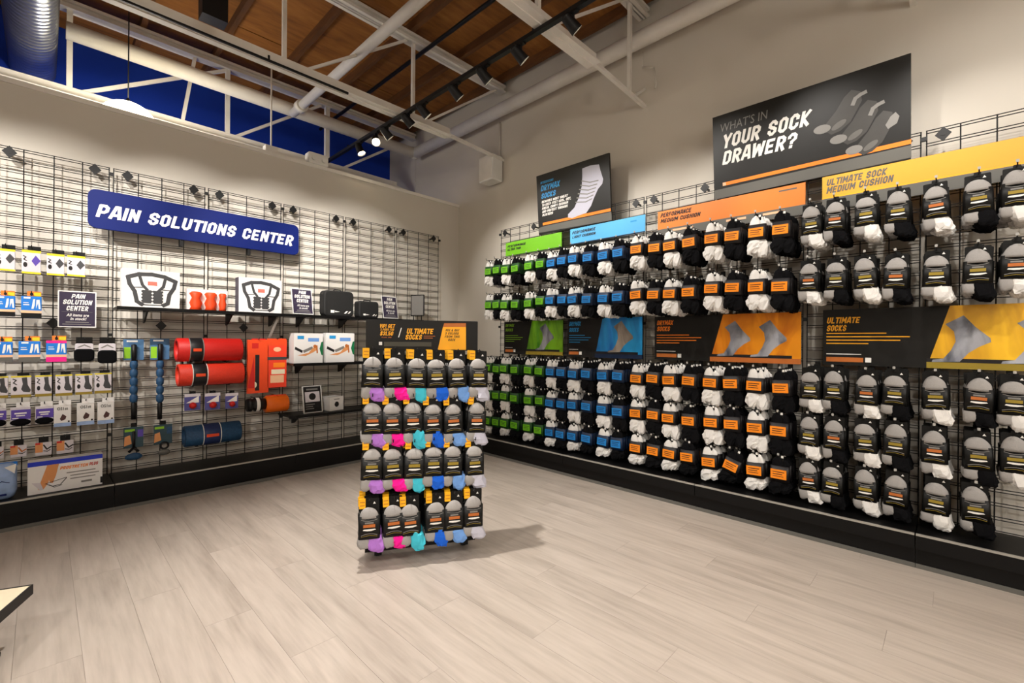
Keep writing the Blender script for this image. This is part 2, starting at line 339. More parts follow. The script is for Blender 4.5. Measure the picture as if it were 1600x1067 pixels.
def warren(x0, n, p, w=.03):
    r = []
    for i in range(n):
        xx = x0+i*p
        r += [((xx, 3.40), (xx, 4.17), w), ((xx+.11, 3.41), (xx+p-.08, 4.16), w*.75)]
    return r
joist(3.87, -4, 3.0, warren(-2.29, 5, 1.21), 'white steel roof joist above the pain solutions aisle')
joist(2.04, -4, 3.0, warren(-1.3, 5, 1.21), 'white steel roof joist whose end meets the wall over the two big sock signs')
joist(.2, -4, 3.0, warren(-1.3, 5, 1.21), 'white steel roof joist nearest the camera, its end at the top right')
joist(5.72, -4, 3.5, [((.16, 3.40), (.16, 4.17), .04), ((1.40, 3.40), (1.40, 4.17), .04), ((2.50, 3.40), (2.50, 4.17), .05), ((.23, 3.45), (1.4, 4.16), .03), ((1.48, 3.46), (2.42, 4.16), .03), ((2.72, 3.46), (3.5, 4.0), .03), ((.99, 3.42), (1.1, 4.17), .03)], 'white steel roof joist beyond the partition, in front of the blue wall')

# ------------------------------------------------------------------ pipes, duct, conduit
def pipe(name, label, pts, r, m=white_steel, n=16):
    t = thing(name, label, 'pipe', pts[0])
    o = Vector(pts[0]); mb = MB()
    for i in range(len(pts)-1): mb.cyl(Vector(pts[i])-o, Vector(pts[i+1])-o, r, n)
    mb.build('tube', m, t)
    for p in pts[1:-1]: MB().ell(Vector(p)-o, (r*1.12,)*3, n, 8).build('elbow', m, t)
    return t
pipe('sprinkler_main', 'thick white sprinkler pipe running round the corner below the roof', [(.13, 5.5, 3.87), (3.66, 5.5, 3.87), (3.66, -4, 3.93)], .072)
bp = pipe('sprinkler_branch', 'white sprinkler branch pipe crossing over the joists to the blue wall', [(1.98, -3, 3.8), (1.98, 5.43, 3.8)], .045)
MB().cyl((0, 8.15, 0), (0, 8.24, 0), .065, 14).build('coupling', white_steel, bp)
pipe('black_conduit', 'thin black conduit high under the deck', [(2.66, -2, 4.13), (2.66, 6.3, 4.13)], .02, blackm, 8)
pipe('wall_conduit', 'thin pale conduit looping down the wall under the sprinkler pipe', [(3.79, 2.05, 3.86), (3.79, 2.05, 3.72), (3.77, 1.93, 3.66), (3.77, 1.91, 3.52), (3.80, 1.93, 3.49)], .008, wallm, 8)
pipe('wall_conduit', 'short straight conduit above the wall loudspeaker', [(3.80, 3.92, 3.84), (3.80, 3.92, 3.44)], .009, wallm, 8)
d = thing('spiral_duct', 'shiny spiral air duct at the upper left', 'duct', (-.075, -2, 3.83))
mb = MB(); L = 8.4; n = 150
prof = []
for i in range(n): 
    yy = L*i/n; prof += [(.155, yy), (.155, yy+.045), (.161, yy+.049), (.161, yy+.053)]
mb.lathe(prof, 'y', 28); mb.build('duct_wall', galv, d)
for yy in (1.2, 4.2, 7.0): MB().bar((0, yy, .15), (0, yy, .5), .025, .004).build('hanger_strap', galv, d)

# ------------------------------------------------------------------ pendant lamps
opal = mat('opal_glass', (255, 250, 240), .4, var=0, emit=(255, 240, 205), es=14)
pr = [(.20*math.cos(a), .165*math.sin(a)) for a in [math.radians(x) for x in range(0, 86, 8)]]+[(.016, .168)]
shade_me = MB().lathe([(.19, -.01)]+[(r*.98+.003, h) for r, h in pr], 'z', 28).mesh('shade', opal)
def pendant(loc, label, watts):
    t = thing('pendant_lamp', label, 'lamp', loc, group='dome pendants')
    put('shade', shade_me, t)
    MB().cyl((0, 0, .165), (0, 0, .2), .014, 10).build('socket_cap', blackm, t)
    MB().cyl((0, 0, .2), (0, 0, 4.33-loc[2]), .005, 6).build('cord', blackm, t)
    lp = bpy.data.lights.new('pendant_bulb', 'POINT'); lp.energy = watts; lp.color = WARM; lp.shadow_soft_size = .19
    o = bpy.data.objects.new('pendant_bulb', lp); COL.objects.link(o); o.parent = t; o.location = (0, 0, -.20)
pendant((.515, 5.2, 3.115), 'glowing white dome pendant half hidden by the partition top', PENDANT_W[0])
for i, (x, y) in enumerate(((-3.4, -.9), (-1.0, -2.2), (1.6, -2.4))): pendant((x, y, 2.75), ('unseen dome pendant added for fill light, left of the camera', 'unseen dome pendant added for fill light, behind the camera to the left', 'unseen dome pendant added for fill light, behind the camera to the right')[i], PENDANT_W[1])  # unseen pendants, added to lift the ambient light on the roof steel

# ------------------------------------------------------------------ light tracks and heads
def track(p0, p1, label):
    t = thing('light_track', label, 'light track', p0); v = Vector(p1)-Vector(p0)
    MB().bar((0, 0, 0), v, *((.036, .03) if v.y else (.014, .016))).build('rail', blackm, t)
    for f in (.12, .5, .88): MB().cyl(v*f, v*f+Vector((0, 0, .04)), .008, 6).build('mount', blackm, t)
track((2.36, -1.5, 3.35), (2.36, 5.72, 3.35), 'black light track running along the sock wall under the joists')
track((-3.5, 3.808, 3.372), (1.85, 3.808, 3.372), 'black light track fixed under the joist facing the blue pain sign')
glow = mat('lamp_lens', (255, 250, 235), .3, var=0, emit=(255, 236, 200), es=30)
def head(pos, target, watts, cone, label, group):
    p = Vector(pos); d = (Vector(target)-p).normalized()
    t = thing('track_spotlight', label, 'spotlight', p, group=group)
    MB().bar((0, 0, .09), (0, 0, .03), .03, .03).box(-.016, .016, -.05, .05, .06, .082).cyl((0, 0, .06), (0, 0, 0), .008, 6).build('stem', blackm, t)
    mb = MB(); a = -d*.05; b = d*.055
    mb.cyl(a, b, .034, 14, cap=False, r1=.042); mb.cyl(a-d*.02, a, .022, 14, r1=.034); mb.build('housing', blackm, t)
    MB().cyl(d*.040, d*.044, .037, 14).build('lens', glow, t)
    l = bpy.data.lights.new('spot', 'SPOT'); l.energy = watts; l.color = WARM; l.spot_size = math.radians(cone); l.spot_blend = .7; l.shadow_soft_size = .03
    o = bpy.data.objects.new('spot', l); COL.objects.link(o); o.parent = t; o.location = d*.065; o.rotation_euler = d.to_track_quat('-Z', 'Y').to_euler()
HG = 'spotlights on the sock wall track'; ORD_ = ['first', 'second', 'third', 'fourth', 'fifth', 'sixth', 'seventh']
for i, (y, tg, w, lab) in enumerate([
    (4.585, (3.2, 3.2, 0), 25, 'black track spotlight at the far end over the partition top'),
    (4.25, (1.55, 2.2, .9), 45, 'black track spotlight glaring towards the camera'),
    (4.04, (3.7, 3.7, 1.7), 34, 'black track spotlight just right of the glaring one'),
    (3.66, (3.75, 3.3, 1.85), 44, 'black track spotlight where the track crosses the joist'),
    (3.41, (3.75, 2.9, 1.7), 44, 'black track spotlight beside the vertical joist web'),
    (2.96, (3.75, 2.5, 1.8), 44, 'black track spotlight before the top chord end'),
    (2.61, (3.75, 2.1, 1.8), 44, 'black track spotlight hanging in front of the top chord end'),
    (2.24, (3.75, 1.6, 1.8), 48, 'black track spotlight left of the second joist end'),
    (1.78, (3.75, 1.1, 1.8), 50, 'black track spotlight nearest the top edge of the picture'),
    (.9, (3.75, .5, 1.9), 52, 'black track spotlight over the yellow sock section, above the frame'),
    (.1, (3.75, -.1, 1.9), 52, 'black track spotlight over the right end of the sock wall, above the frame')]):
    head((2.36, y, 3.265), (tg[0], tg[1], tg[2]+.15 if tg[2] > 1 else tg[2]), w, 58, lab, HG)
for i, (p, tg, w, c) in enumerate(WALL_SPOTS): head(p, tg, w, c, ORD_[i]+' black track spotlight washing the pain solutions wall, above the frame', 'spotlights above the frame')
for i, (p, tg, w, c) in enumerate(AISLE_SPOTS): head(p, tg, w, c, ORD_[i]+' black track spotlight over the aisle, behind the camera', 'spotlights behind the camera')
MB().box(-.08, .08, -.06, .06, -.04, .16).build('o', blackm).name = 'driver_box'
tag(bpy.data.objects['driver_box'], 'small black driver box on the joist at the upper left', 'box').location = (.86, 3.9, 3.58)

# loudspeaker on the right wall, boxes on the partition
t = thing('wall_speaker', 'small white loudspeaker on the wall near the corner', 'loudspeaker', (WX-.02, 3.98, 3.26), (0, 0, RZ))
MB().rbox(-.12, .12, -.17, .0, -.15, .15, .015, 0, .012).build('cabinet', whitep, t); MB().rbox(-.105, .105, -.176, -.168, -.135, .135, .01).build('grille', white_steel, t)
MB().bar((0, -.02, 0), (0, .02, 0), .06, .1).build('bracket', white_steel, t)
t = thing('junction_box', 'grey junction box on the partition top with a pendant conduit', 'box', (1.535, WY+.06, LEDGE+.035))
MB().box(-.06, .06, -.04, .04, 0, .07).build('body', white_steel, t); MB().cyl((0, 0, .07), (0, 0, .9), .008, 8).build('conduit', white_steel, t); MB().box(.06, .34, -.02, .02, 0, .035).build('raceway', white_steel, t)
t = thing('emergency_light', 'white emergency light box on the partition top', 'light', (1.96, WY+.02, LEDGE+.035))
MB().rbox(-.1, .1, -.05, .05, 0, .11, .012, 0, .006).build('body', whitep, t); MB().cyl((-.05, -.05, .05), (-.05, -.07, .05), .022, 12).cyl((.05, -.05, .05), (.05, -.07, .05), .022, 12).build('lamp_heads', whitep, t)

# ------------------------------------------------------------------ wire grid panels
def panel_mesh(w, h):
    m = MB(); r = .0031
    for i in range(5):
        xx = .004+i*(w-.008)/4; m.cyl((xx, 0, 0), (xx, 0, h), r*1.15, 5, cap=False)
    z = h-.004
    while z > .0:
        m.cyl((0, -.005, z), (w, -.005, z), r, 4, cap=False); 
        if z-.0155 > 0: m.cyl((0, -.005, z-.0155), (w, -.005, z-.0155), r, 4, cap=False)
        z -= .0762
    return m.mesh('wire_grid', wirem)
brm = MB().prism([(-.036, 0), (0, -.042), (.036, 0), (0, .042)], -.016, -.010).cyl((0, -.012, 0), (0, .07, 0), .009, 8).cyl((0, -.018, 0), (0, -.012, 0), .012, 8).mesh('wall_bracket', blackm)
clipm = MB().rbox(-.014, .014, -.012, .004, -.012, .012, .004).mesh('joiner_clip', blackm)
LP = [3.446-(5-k)*PL_ for k in range(-2, 6)]
lw_, lh_ = PL_-.018, 2.5208-DECK; lmesh = panel_mesh(lw_, lh_)
LN = ['left of the frame', 'behind the yellow packs at the left edge', 'behind the first massager box', 'behind the end of the blue sign', 'behind the black cases', 'behind the small shelf sign', 'next to the room corner']
for i in range(1, 7):
    t = thing('grid_panel', 'black wire grid panel on the left wall, '+LN[i], 'grid panel', (LP[i]+.009, YL, DECK), group='wire grid panels on the left wall')
    put('wire_grid', lmesh, t)
    for xx in (.085, lw_-.085): put('wall_bracket', brm, t, (xx, 0, lh_-.04))
    if i in (1, 2, 3): put('wall_bracket', brm, t, ({1: .30, 2: .30, 3: .28}[i], 0, 1.139))
    for z in (.3, 1.06, lh_-.05): put('joiner_clip', clipm, t, (lw_+.009, 0, z))
RP = [.1384+k*PR_ for k in range(-2, 6)]
rw_, rh_ = PR_-.018, 2.4918-DECK; rmesh = panel_mesh(rw_, rh_)
RN = ['right of the frame', 'at the right edge with the QUARTER heading', 'behind the ultimate sock poster text', 'behind the right half of the orange section', 'behind the left half of the orange section', 'behind the right half of the blue section', 'behind the blue and green posters', 'at the left end of the sock wall']
for i in range(1, 8):
    t = thing('grid_panel', 'black wire grid panel on the sock wall, '+RN[i], 'grid panel', (XR, RP[i]+PR_-.009, DECK), (0, 0, RZ), group='wire grid panels on the sock wall')
    put('wire_grid', rmesh, t)
    for xx in (.075, rw_-.075): put('wall_bracket', brm, t, (xx, 0, rh_-.045))
    for z in (.35, 1.2, rh_-.05): put('joiner_clip', clipm, t, (-.009, 0, z))

# ------------------------------------------------------------------ base decks
def base(label, loc, rot, w, dep):
    t = thing('base_deck', label, 'shelf base', loc, rot)
    MB().box(.002, w-.002, -dep, .03, DECK-.025, DECK-.002).build('deck_shelf', blackgl, t)
    MB().box(.002, w-.002, -dep-.012, -dep, DECK-.075, DECK+.004).build('front_lip', blackgl, t)
    MB().prism([(.002, DECK-.001), (w-.002, DECK-.001), (w-.002, DECK+.009), (.002, DECK+.009)], -dep-.018, -dep-.004).build('price_rail', rail, t)
    MB().box(0, w, -dep+.02, -dep+.035, .018, DECK-.02).build('kick_plate', blackgl, t)
    MB().box(0, w, -dep+.014, -dep+.02, 0, .024).build('floor_strip', signg, t)
    for x in (.03, w-.05): MB().box(x, x+.02, -dep+.035, .02, 0, DECK-.025).build('foot', blackm, t)
for x0, w, lab in ((-.871, 1.233, 'black base deck under the boxed foot stretcher'), (.363, 1.233, 'black base deck under the foam rollers'), (1.596, 1.233, 'black base deck behind the sock stand'), (2.83, .617, 'short black base deck in the room corner')):
    base(lab, (x0, YL, 0), (0, 0, 0), w, .37)
for y1, w, lab in ((.147, 1.2, 'black base deck at the right edge of the sock wall'), (1.349, 1.2, 'black base deck under the grey-heel socks'), (2.55, 1.2, 'black base deck under the orange-banded socks'), (3.75, 1.2, 'black base deck under the green-banded socks')):
    base(lab, (XR, y1, 0), (0, 0, RZ), w, .34)

# ------------------------------------------------------------------ sock packs
def sock_a(white, lab_m, band_m, seed, cut=0):
    """knit pair held by a printed band; origin at the centre of the band"""
    rn = random.Random(seed); sm = sockw if white else sockb; ph = rn.uniform(0, 6)
    def one(cx, cy, dome, toe, drift, p):
        q = MB(); nu = 12; prof = [(-.060-toe, .004, .003), (-.056-toe, .026, .012), (-.030-toe, .040, .017), (-.100, .043, .018), (-.075, .041, .017), (-.052, .034, .014), (0, .034, .013), (.054, .036, .013), (.072, .034, .013), (.054+dome*.55, .028, .012), (.054+dome*.85, .019, .009), (.054+dome, .003, .003)]
        if cut: prof = [(z*.84 if z < -.08 else z, a_, b_) for z, a_, b_ in prof]
        vs = []
        for j, (z, rx, ry) in enumerate(prof):
            a = 1.6 if z < -.055 else (.7 if z > .054 else 0)
            for i in range(nu):
                t = 2*math.pi*i/nu; d = 1+a*.07*(math.sin(3*t+p+z*90)+.7*math.sin(5*t-p*2+z*150))
                jx, jy_, jz_ = (rn.uniform(-.0055, .0055), rn.uniform(-.005, .005), rn.uniform(-.006, .006)) if z < -.055 else ((rn.uniform(-.002, .002), rn.uniform(-.002, .002), rn.uniform(-.002, .002)) if z > .06 else (0, 0, 0))
                vs.append((cx+drift*max(0, -.052-z)+rx*d*math.cos(t)+jx, cy+ry*d*math.sin(t)+jy_, z+a*.0035*math.sin(2*t+p*3)+jz_))
        q.add(vs, [(j*nu+i, j*nu+(i+1) % nu, (j+1)*nu+(i+1) % nu, (j+1)*nu+i) for j in range(len(prof)-1) for i in range(nu)], 0, True)
        q.sm = [k_//nu > 4 for k_ in range(len(q.f))]
        return q
    dr = rn.uniform(-.25, .25)
    s1 = one(-.014, -.006, .060+rn.uniform(-.008, .006), .098+rn.uniform(-.016, .008), dr-.12, ph); s2 = one(.020, .007, .050+rn.uniform(-.01, .01), .100+rn.uniform(-.016, .010), dr+.15, ph+2)
    b = MB().prism(rsup(.057, .0205, 16), -.052, .054, 0)
    for i, v in enumerate(b.v): b.v[i] = (v[0], v[2], v[1])
    b.f = [f[::-1] for f in b.f]; b.sm = [len(f) == 4 for f in b.f]
    l = MB(); l.poly([(-.052, -.031), (.042, -.031), (.042, .031), (-.052, .031)], -.0222, 0)
    l.rect(-.040, .030, .012, .017, -.0226, 1); l.rect(-.040, .018, -.002, .003, -.0226, 1); l.rect(-.040, .024, -.016, -.012, -.0226, 1)
    h = MB().rbox(-.022, .022, -.003, .000, .05, .128, .006).cyl((0, -.004, .122), (0, .001, .122), .007, 8)
    h.rect(.006, .020, .106, .122, -.0035, 1)
    return [('sock', s1, [sm]), ('sock', s2, [sm]), ('band', b, [band_m]), ('label', l, [lab_m, printk]), ('hang_tag', h, [cardb, printw])]
def rsup(a, b, n):
    r = []
    for i in range(n):
        t = 2*math.pi*i/n; c, d = math.cos(t), math.sin(t)
        r.append((a*math.copysign(abs(c)**.45, c), b*math.copysign(abs(d)**.45, d)))
    return r
def sock_b(toe_m, seed, yellow=False, txt=olive):
    """grey-heel pair in a black wrap card; origin at the centre of the card"""
    rn = random.Random(seed); ph = rn.uniform(0, 6)
    hl = MB(); hl.ell((-.002, -.006, .050), (.049 if yellow else .051, .021, (.050 if yellow else .066)+rn.uniform(-.005, .006)), 16, 7, 0, .022, ph, 60, zmin=-.05)
    c = MB().prism(rsup(.056, .020, 16), -.062, .058, 0)
    for i, v in enumerate(c.v): c.v[i] = (v[0], v[2], v[1])
    c.f = [f[::-1] for f in c.f]; c.sm = [len(f) == 4 for f in c.f]
    p = MB(); y = -.0206
    p.strip([(-.040, .042), (-.02, .036), (.0, .034), (.02, .036), (.040, .042)], .003, y, 0)
    p.rect(-.022, .022, .020, .028, y, 0); p.rect(-.030, .030, .000, .016, y, 1); p.poly([(-.032, -.014), (-.028, -.008), (.030, -.008), (.034, -.013), (.01, -.018), (-.01, -.018)], y, 2)
    p.strip([(-.040, -.040), (-.02, -.034), (.0, -.032), (.02, -.034), (.040, -.040)], .003, y, 0)
    p.strip([(-.040, -.047), (.0, -.041), (.040, -.047)], .002, y, 3)
    w = rn.uniform(-.008, .008)
    f1 = MB().ell((-.026, -.005, -.084), (.032, .016, .034+rn.uniform(-.004, .008)), 12, 8, 0, .05, ph+1, 80, pw=.7)
    f2 = MB().ell((.020+w, -.004, -.094), (.040, .019, .044+rn.uniform(-.006, .010)), 12, 8, 0, .06, ph+2, 80, pw=.7)
    for f_, am in ((f1, .003), (f2, .0062)):
        f_.v = [(x+rn.uniform(-am, am)+(.25*(-.06-z) if f_ is f2 else 0), y+rn.uniform(-am, am)*.7, z+rn.uniform(-am, am)) for x, y, z in f_.v]
    f2.sm = [False]*len(f2.f)
    h = MB().rbox(-.050, .050, .004, .007, .02, .146 if yellow else .138, .006).rbox(-.014, .014, .000, .0045, .128, .150, .004, 0)
    h.poly([(.018, .116), (.032, .116), (.025, .128)], .0034, 1)
    r = [('heel', hl, [sockg]), ('wrap_card', c, [cardb]), ('print', p, [printg, txt, printw, olive]), ('sole', f1, [sockg]), ('toe', f2, [toe_m]), ('backing_card', h, [cardb, printw])]
    if yellow:
        g = MB().rbox(-.052, -.020, -.0050, .0035, .096, .148, .002).rect(-.048, -.024, .110, .114, -.0056, 1).rect(-.048, -.024, .128, .132, -.0056, 1)
        r.append(('price_flag', g, [yellow_t, rust]))
    return r
def merged(parts, name):
    m = MB(); mats = []
    for n, p, ms in parts:
        o = len(m.v); k = len(mats); mats += ms
        m.v += p.v; m.f += [[i+o for i in f] for f in p.f]; m.m += [i+k for i in p.m]; m.sm += p.sm
    return m.mesh(name, mats)
def kind(parts, name): return ([(n, p.mesh(n, ms)) for n, p, ms in parts], merged(parts, name))
def place_pack(kd, name, loc, rz, label, cat, group, tilt=0):
    t = thing(name, label, cat, loc, (0, tilt, rz), group)
    for n, me in kd[0]: put(n, me, t)
    return t
HOOK = MB().cyl((0, -.045, 0), (0, .225, 0), .003, 6).cyl((0, -.045, 0), (0, -.05, .022), .003, 6).box(-.016, .016, .213, .217, -.03, .03)
hook_w, hook_t = HOOK.mesh('wire', wirem), MB().rbox(-.006, .006, -.053, -.050, .010, .024, .002).mesh('price_tip', mat('tip_plastic', (170, 168, 162), .5))
def hook(loc, rz, label, group, length=.225):
    t = thing('peg_hook', label, 'hook', loc, (0, 0, rz), group); put('wire', hook_w, t); put('price_tip', hook_t, t); return t

ORD = ['first', 'second', 'third', 'fourth', 'fifth', 'sixth', 'seventh', 'eighth']
ROWZ = [1.985, 1.61, .93, .635, .338]; ROWN = ['top row', 'second row', 'third row', 'fourth row', 'bottom row']
SECT = [('green', [3.69, 3.56, 3.44, 3.28, 3.10, 2.945]), ('blue', [2.81, 2.67, 2.54, 2.385, 2.21, 2.07]),
        ('orange', [1.89, 1.74, 1.60, 1.455, 1.285, 1.14, .98, .83]), ('grey', [.67, .535, .38, .245, .07, -.085, -.22])]
LABM = {'green': (green_l, green_d), 'blue': (blue_l, blue_d), 'orange': (orange_l, orange_d)}
FRONTX = 3.44
REST = []
for sec, ys in SECT:
    kinds = {}; short = {}
    for w in (True, False):
        if sec == 'grey': kinds[w] = [kind(sock_b(sockw if w else sockb, 40+i, txt=(olive, rust)[i % 2]), 'sock_pack') for i in range(3)]
        else: kinds[w] = [kind(sock_a(w, *LABM[sec], 10+i), 'sock_pack') for i in range(3)]
        short[w] = kinds[w] if sec == 'grey' else [kind(sock_a(w, *LABM[sec], 30+i, 1), 'sock_pack') for i in range(3)]
    for r, z in enumerate(ROWZ):
        for c, y in enumerate(ys):
            if sec == 'grey' and r == 4 and c == 6: continue
            w = c % 2 == 0; rn = random.Random(r*100+c+len(sec)); jz = rn.uniform(-.010, .010) if r < 4 else rn.uniform(.004, .014); jy = rn.uniform(-.008, .008)
            kset = (short if r == 4 else kinds)[w]; kd = kset[(r+c) % 3]
            tone = 'white' if w else 'black'
            what = (tone+' sock pair with '+sec+' band') if sec != 'grey' else ('grey-heel sock pair, '+tone+' toe')
            where = ORD[c]+' '+sec+' peg, '+ROWN[r]; nm = 'banded_sock_pair' if sec != 'grey' else 'carded_sock_pair'
            zz = z+jz; grp = sec+' section sock packs'
            tl = rn.uniform(-.05, .05)
            if sec == 'orange' and r == 4 and c == 5: tl = .32
            place_pack(kd, nm, (FRONTX, y+jy, zz), RZ, what+', '+where+', front', 'socks', grp, tl)
            for b in range(1, 5):
                lo, ro, kk = (FRONTX+.0445*b, y+jy+rn.uniform(-.006, .006), zz+rn.uniform(-.006, .006)), (0, rn.uniform(-.05, .05), RZ), kset[(r+c+b) % 3]
                if sec != 'grey' and b > 2: REST.append((kk[1], lo, ro)); continue
                tag(put(nm, kk[1], None, lo, ro), what+', '+where+', '+ORD[b]+' from front', 'socks', grp)
            hz = zz+(.122 if sec != 'grey' else .140)
            hook((FRONTX, y+jy, hz), RZ, 'black wire peg hook, '+where, 'peg hooks on the sock wall')
# the packs pushed furthest back on the pegs, joined
bmj = MB(); jm = []
for me, lo, ro in REST:
    M = Matrix.Translation(lo) @ (Matrix.Rotation(ro[2], 4, 'Z') @ Matrix.Rotation(ro[1], 4, 'Y'))
    o = len(bmj.v); idx = []
    for x in me.materials:
        if x not in jm: jm.append(x)
        idx.append(jm.index(x))
    bmj.v += [tuple(M @ v.co) for v in me.vertices]
    for p in me.polygons: bmj.f.append([i+o for i in p.vertices]); bmj.m.append(idx[p.material_index]); bmj.sm.append(p.use_smooth)
tag(bmj.build('rear_sock_packs', jm), 'banded sock pairs pushed furthest back on the wall pegs', 'socks', kind='stuff')

# ------------------------------------------------------------------ signs on the sock wall
def rsign(name, label, X, y0, y1, z0, z1, tilt, face, th=.008):
    """flat sign between wall positions y0 (left) and y1 (right)"""
    yc = (y0+y1)/2; t = thing(name, label, 'sign', (X, yc, z0), (tilt, 0, RZ)); w = y0-y1
    MB().box(-w/2, w/2, 0, th, 0, z1-z0).build('board', face, t)
    def loc(u, v): p = onX(u, v, X); return (-(p.y-yc), p.z-z0)
    return t, w, z1-z0, loc
def rtext(t, loc, txt, u0, vt, vb, u1, m, **k):
    a = loc(u0, vb); b = loc(u0, vt); c = loc(u1, vb); return lettering(t, txt, a[0], c[0], a[1], b[1], -.0012, m, **k)
t, w, h, L = rsign('header_sign', 'lime green header strip over the green-banded socks', 3.60, 3.60, 2.815, 2.165, 2.315, 0, green_s)
rtext(t, L, 'PERFORMANCE', 793, 384, 387.5, 822, printk); rtext(t, L, 'ULTRA THIN', 793, 389, 392.5, 814, printk)
MB().rect(-w/2, w/2, .0, .006, -.0008).build('border_line', green_d, t)
t, w, h, L = rsign('header_sign', 'sky blue header strip over the blue-banded socks', 3.60, 2.709, 1.912, 2.17, 2.32, 0, blue_s)
rtext(t, L, 'PERFORMANCE', 894, 362, 366.5, 931, printk); rtext(t, L, 'LIGHT CUSHION', 894, 369, 373, 931, printk)
MB().rect(-w/2, w/2, .0, .008, -.0008).rect(w/2-.14, w/2-.08, .105, .118, -.0008, 1).build('border_line', [blue_d, blue_p], t)
t, w, h, L = rsign('header_sign', 'orange header strip over the orange-banded socks', 3.60, 1.796, .732, 2.165, 2.316, 0, orange_s)
rtext(t, L, 'PERFORMANCE', 1032, 334, 340.5, 1081, signk); rtext(t, L, 'MEDIUM CUSHION', 1032, 343, 349, 1095, signk)
MB().rect(w/2-.16, w/2-.05, .118, .128, -.0008).build('small_print', signg, t)
MB().box(-w/2, w/2, -.004, .004, -.065, 0).build('grey_skirt', signg, t); 
for a_, b_ in ((-w/2+.12, -w/2+.30), (.02, .16), (w/2-.26, w/2-.12)): MB().rect(a_, b_, -.030, -.014, -.0050).build('size_name', peach, t)
t, w, h, L = rsign('header_sign', 'yellow header strip over the grey-heel socks', 3.60, .636, -.40, 2.176, 2.323, 0, yellow_s)
rtext(t, L, 'ULTIMATE SOCK', 1291, 281, 291, 1387, signg, bold=.02); rtext(t, L, 'MEDIUM CUSHION', 1291, 293, 303, 1397, signg, bold=.02)
MB().box(-w/2, w/2, -.004, .004, -.075, 0).build('grey_skirt', signg, t)
MB().rect(-w/2, w/2, .0, .012, -.0008).build('border_line', amber_p, t)
rtext(t, L, 'NO SHOW WIDE', 1381, 297, 303, 1440, amber_p); rtext(t, L, 'QUARTER', 1488, 278, 285, 1528, amber_p); rtext(t, L, 'NO SHOW', 1313, 309, 315, 1342, printg)

FOOT = [(.24, .82), (.55, 1.0), (.76, .74), (.99, .52), (1.0, .44), (.81, .34), (.64, .21), (.49, .02), (0, 0), (.02, .05), (.21, .08), (.34, .26), (.42, .45), (.39, .66)]
def foot(mb, x, z, w, h, y, m, flip=False): mb.poly([(x+(1-a if flip else a)*w, z+b*h) for a, b in FOOT], y, m)
footg = splash('foot_grey_print', (84, 88, 100), (176, 178, 186), 9)
foott = splash('foot_tan_print', (110, 100, 92), (176, 164, 150), 9)
def poster(label, y0, y1, z0, z1, bg, dark, txtm, lines, frac0, frac1, feet, footm, floor_m):
    t, w, h, L = rsign('poster', label, 3.628, y0, y1, z0, z1, 0, signk)
    MB().poly([(-w/2+frac0*w, 0), (w/2, 0), (w/2, h), (-w/2+frac1*w, h)], -.0010).build('colour_field', bg, t)
    m = MB(); m.rect(-w/2+frac0*w, w/2, 0, h*.10, -.0016, 1); m.rect(-w/2+frac0*w-.0, w/2-.05*w, h*.10, h*.16, -.0018, 0); m.build('platform_print', [printk, floor_m], t)
    f = MB()
    for (fx, fz, fw, fh) in feet: foot(f, -w/2+fx*w, fz*h, fw*w, fh*h, -.0022, 0)
    f.build('foot_print', footm, t)
    x = -w/2+.02
    for txt, x1, za, zb in lines: lettering(t, txt, x, -w/2+x1*w, za*h, zb*h, -.0012, txtm)
    m = MB()
    for i, (l_, z_) in enumerate(((.30, .56), (.40, .50), (.36, .44), (.22, .38))): m.rect(x, -w/2+(frac0*.95)*w*(l_/.40)*.9, z_*h, (z_+.018)*h, -.0012, 0)
    m.rect(x, -w/2+frac0*.42*w, .06*h, .14*h, -.0012, 1); m.rect(-w/2+frac0*.44*w, -w/2+frac0*.44*w+.03, .06*h, .06*h+.03, -.0014, 2); m.rect(x, -w/2+frac0*.4*w, .19*h, .205*h, -.0012, 2)
    m.build('small_print', [txtm, rust, printw], t)
gsp = splash('green_splash', (52, 120, 10), (136, 206, 20)); bsp = splash('blue_splash', (10, 104, 190), (30, 164, 232)); osp = splash('orange_splash', (206, 104, 10), (252, 158, 22)); ysp = splash('yellow_splash', (214, 150, 26), (255, 198, 36))
poster('black and green poster with one grey sock between the green sock rows', 3.643, 2.81, 1.083, 1.439, gsp, 0, green_p, [('DRYMAX', .19, .84, .93), ('SOCKS', .17, .70, .79)], .40, .50, [(.56, .14, .30, .78)], footg, olive)
poster('black and blue poster with one tanned sock between the blue sock rows', 2.754, 1.944, 1.075, 1.444, bsp, 0, blue_p, [('DRYMAX', .20, .82, .93), ('SOCKS', .17, .66, .77)], .40, .50, [(.57, .14, .32, .78)], foott, blue_d)
poster('black and orange poster with two grey socks between the orange sock rows', 1.831, .756, 1.078, 1.439, osp, 0, orange_p, [('DRYMAX', .155, .80, .91), ('SOCKS', .13, .66, .77)], .43, .52, [(.48, .12, .22, .74), (.70, .12, .22, .74)], footg, rust)
poster('black and yellow ultimate socks poster at the right edge', .631, -.46, 1.083, 1.445, ysp, 0, amber_p, [('ULTIMATE', .185, .75, .86), ('SOCKS', .12, .61, .72)], .47, .56, [(.49, .10, .22, .74), (.745, .10, .22, .74)], footg, olive)

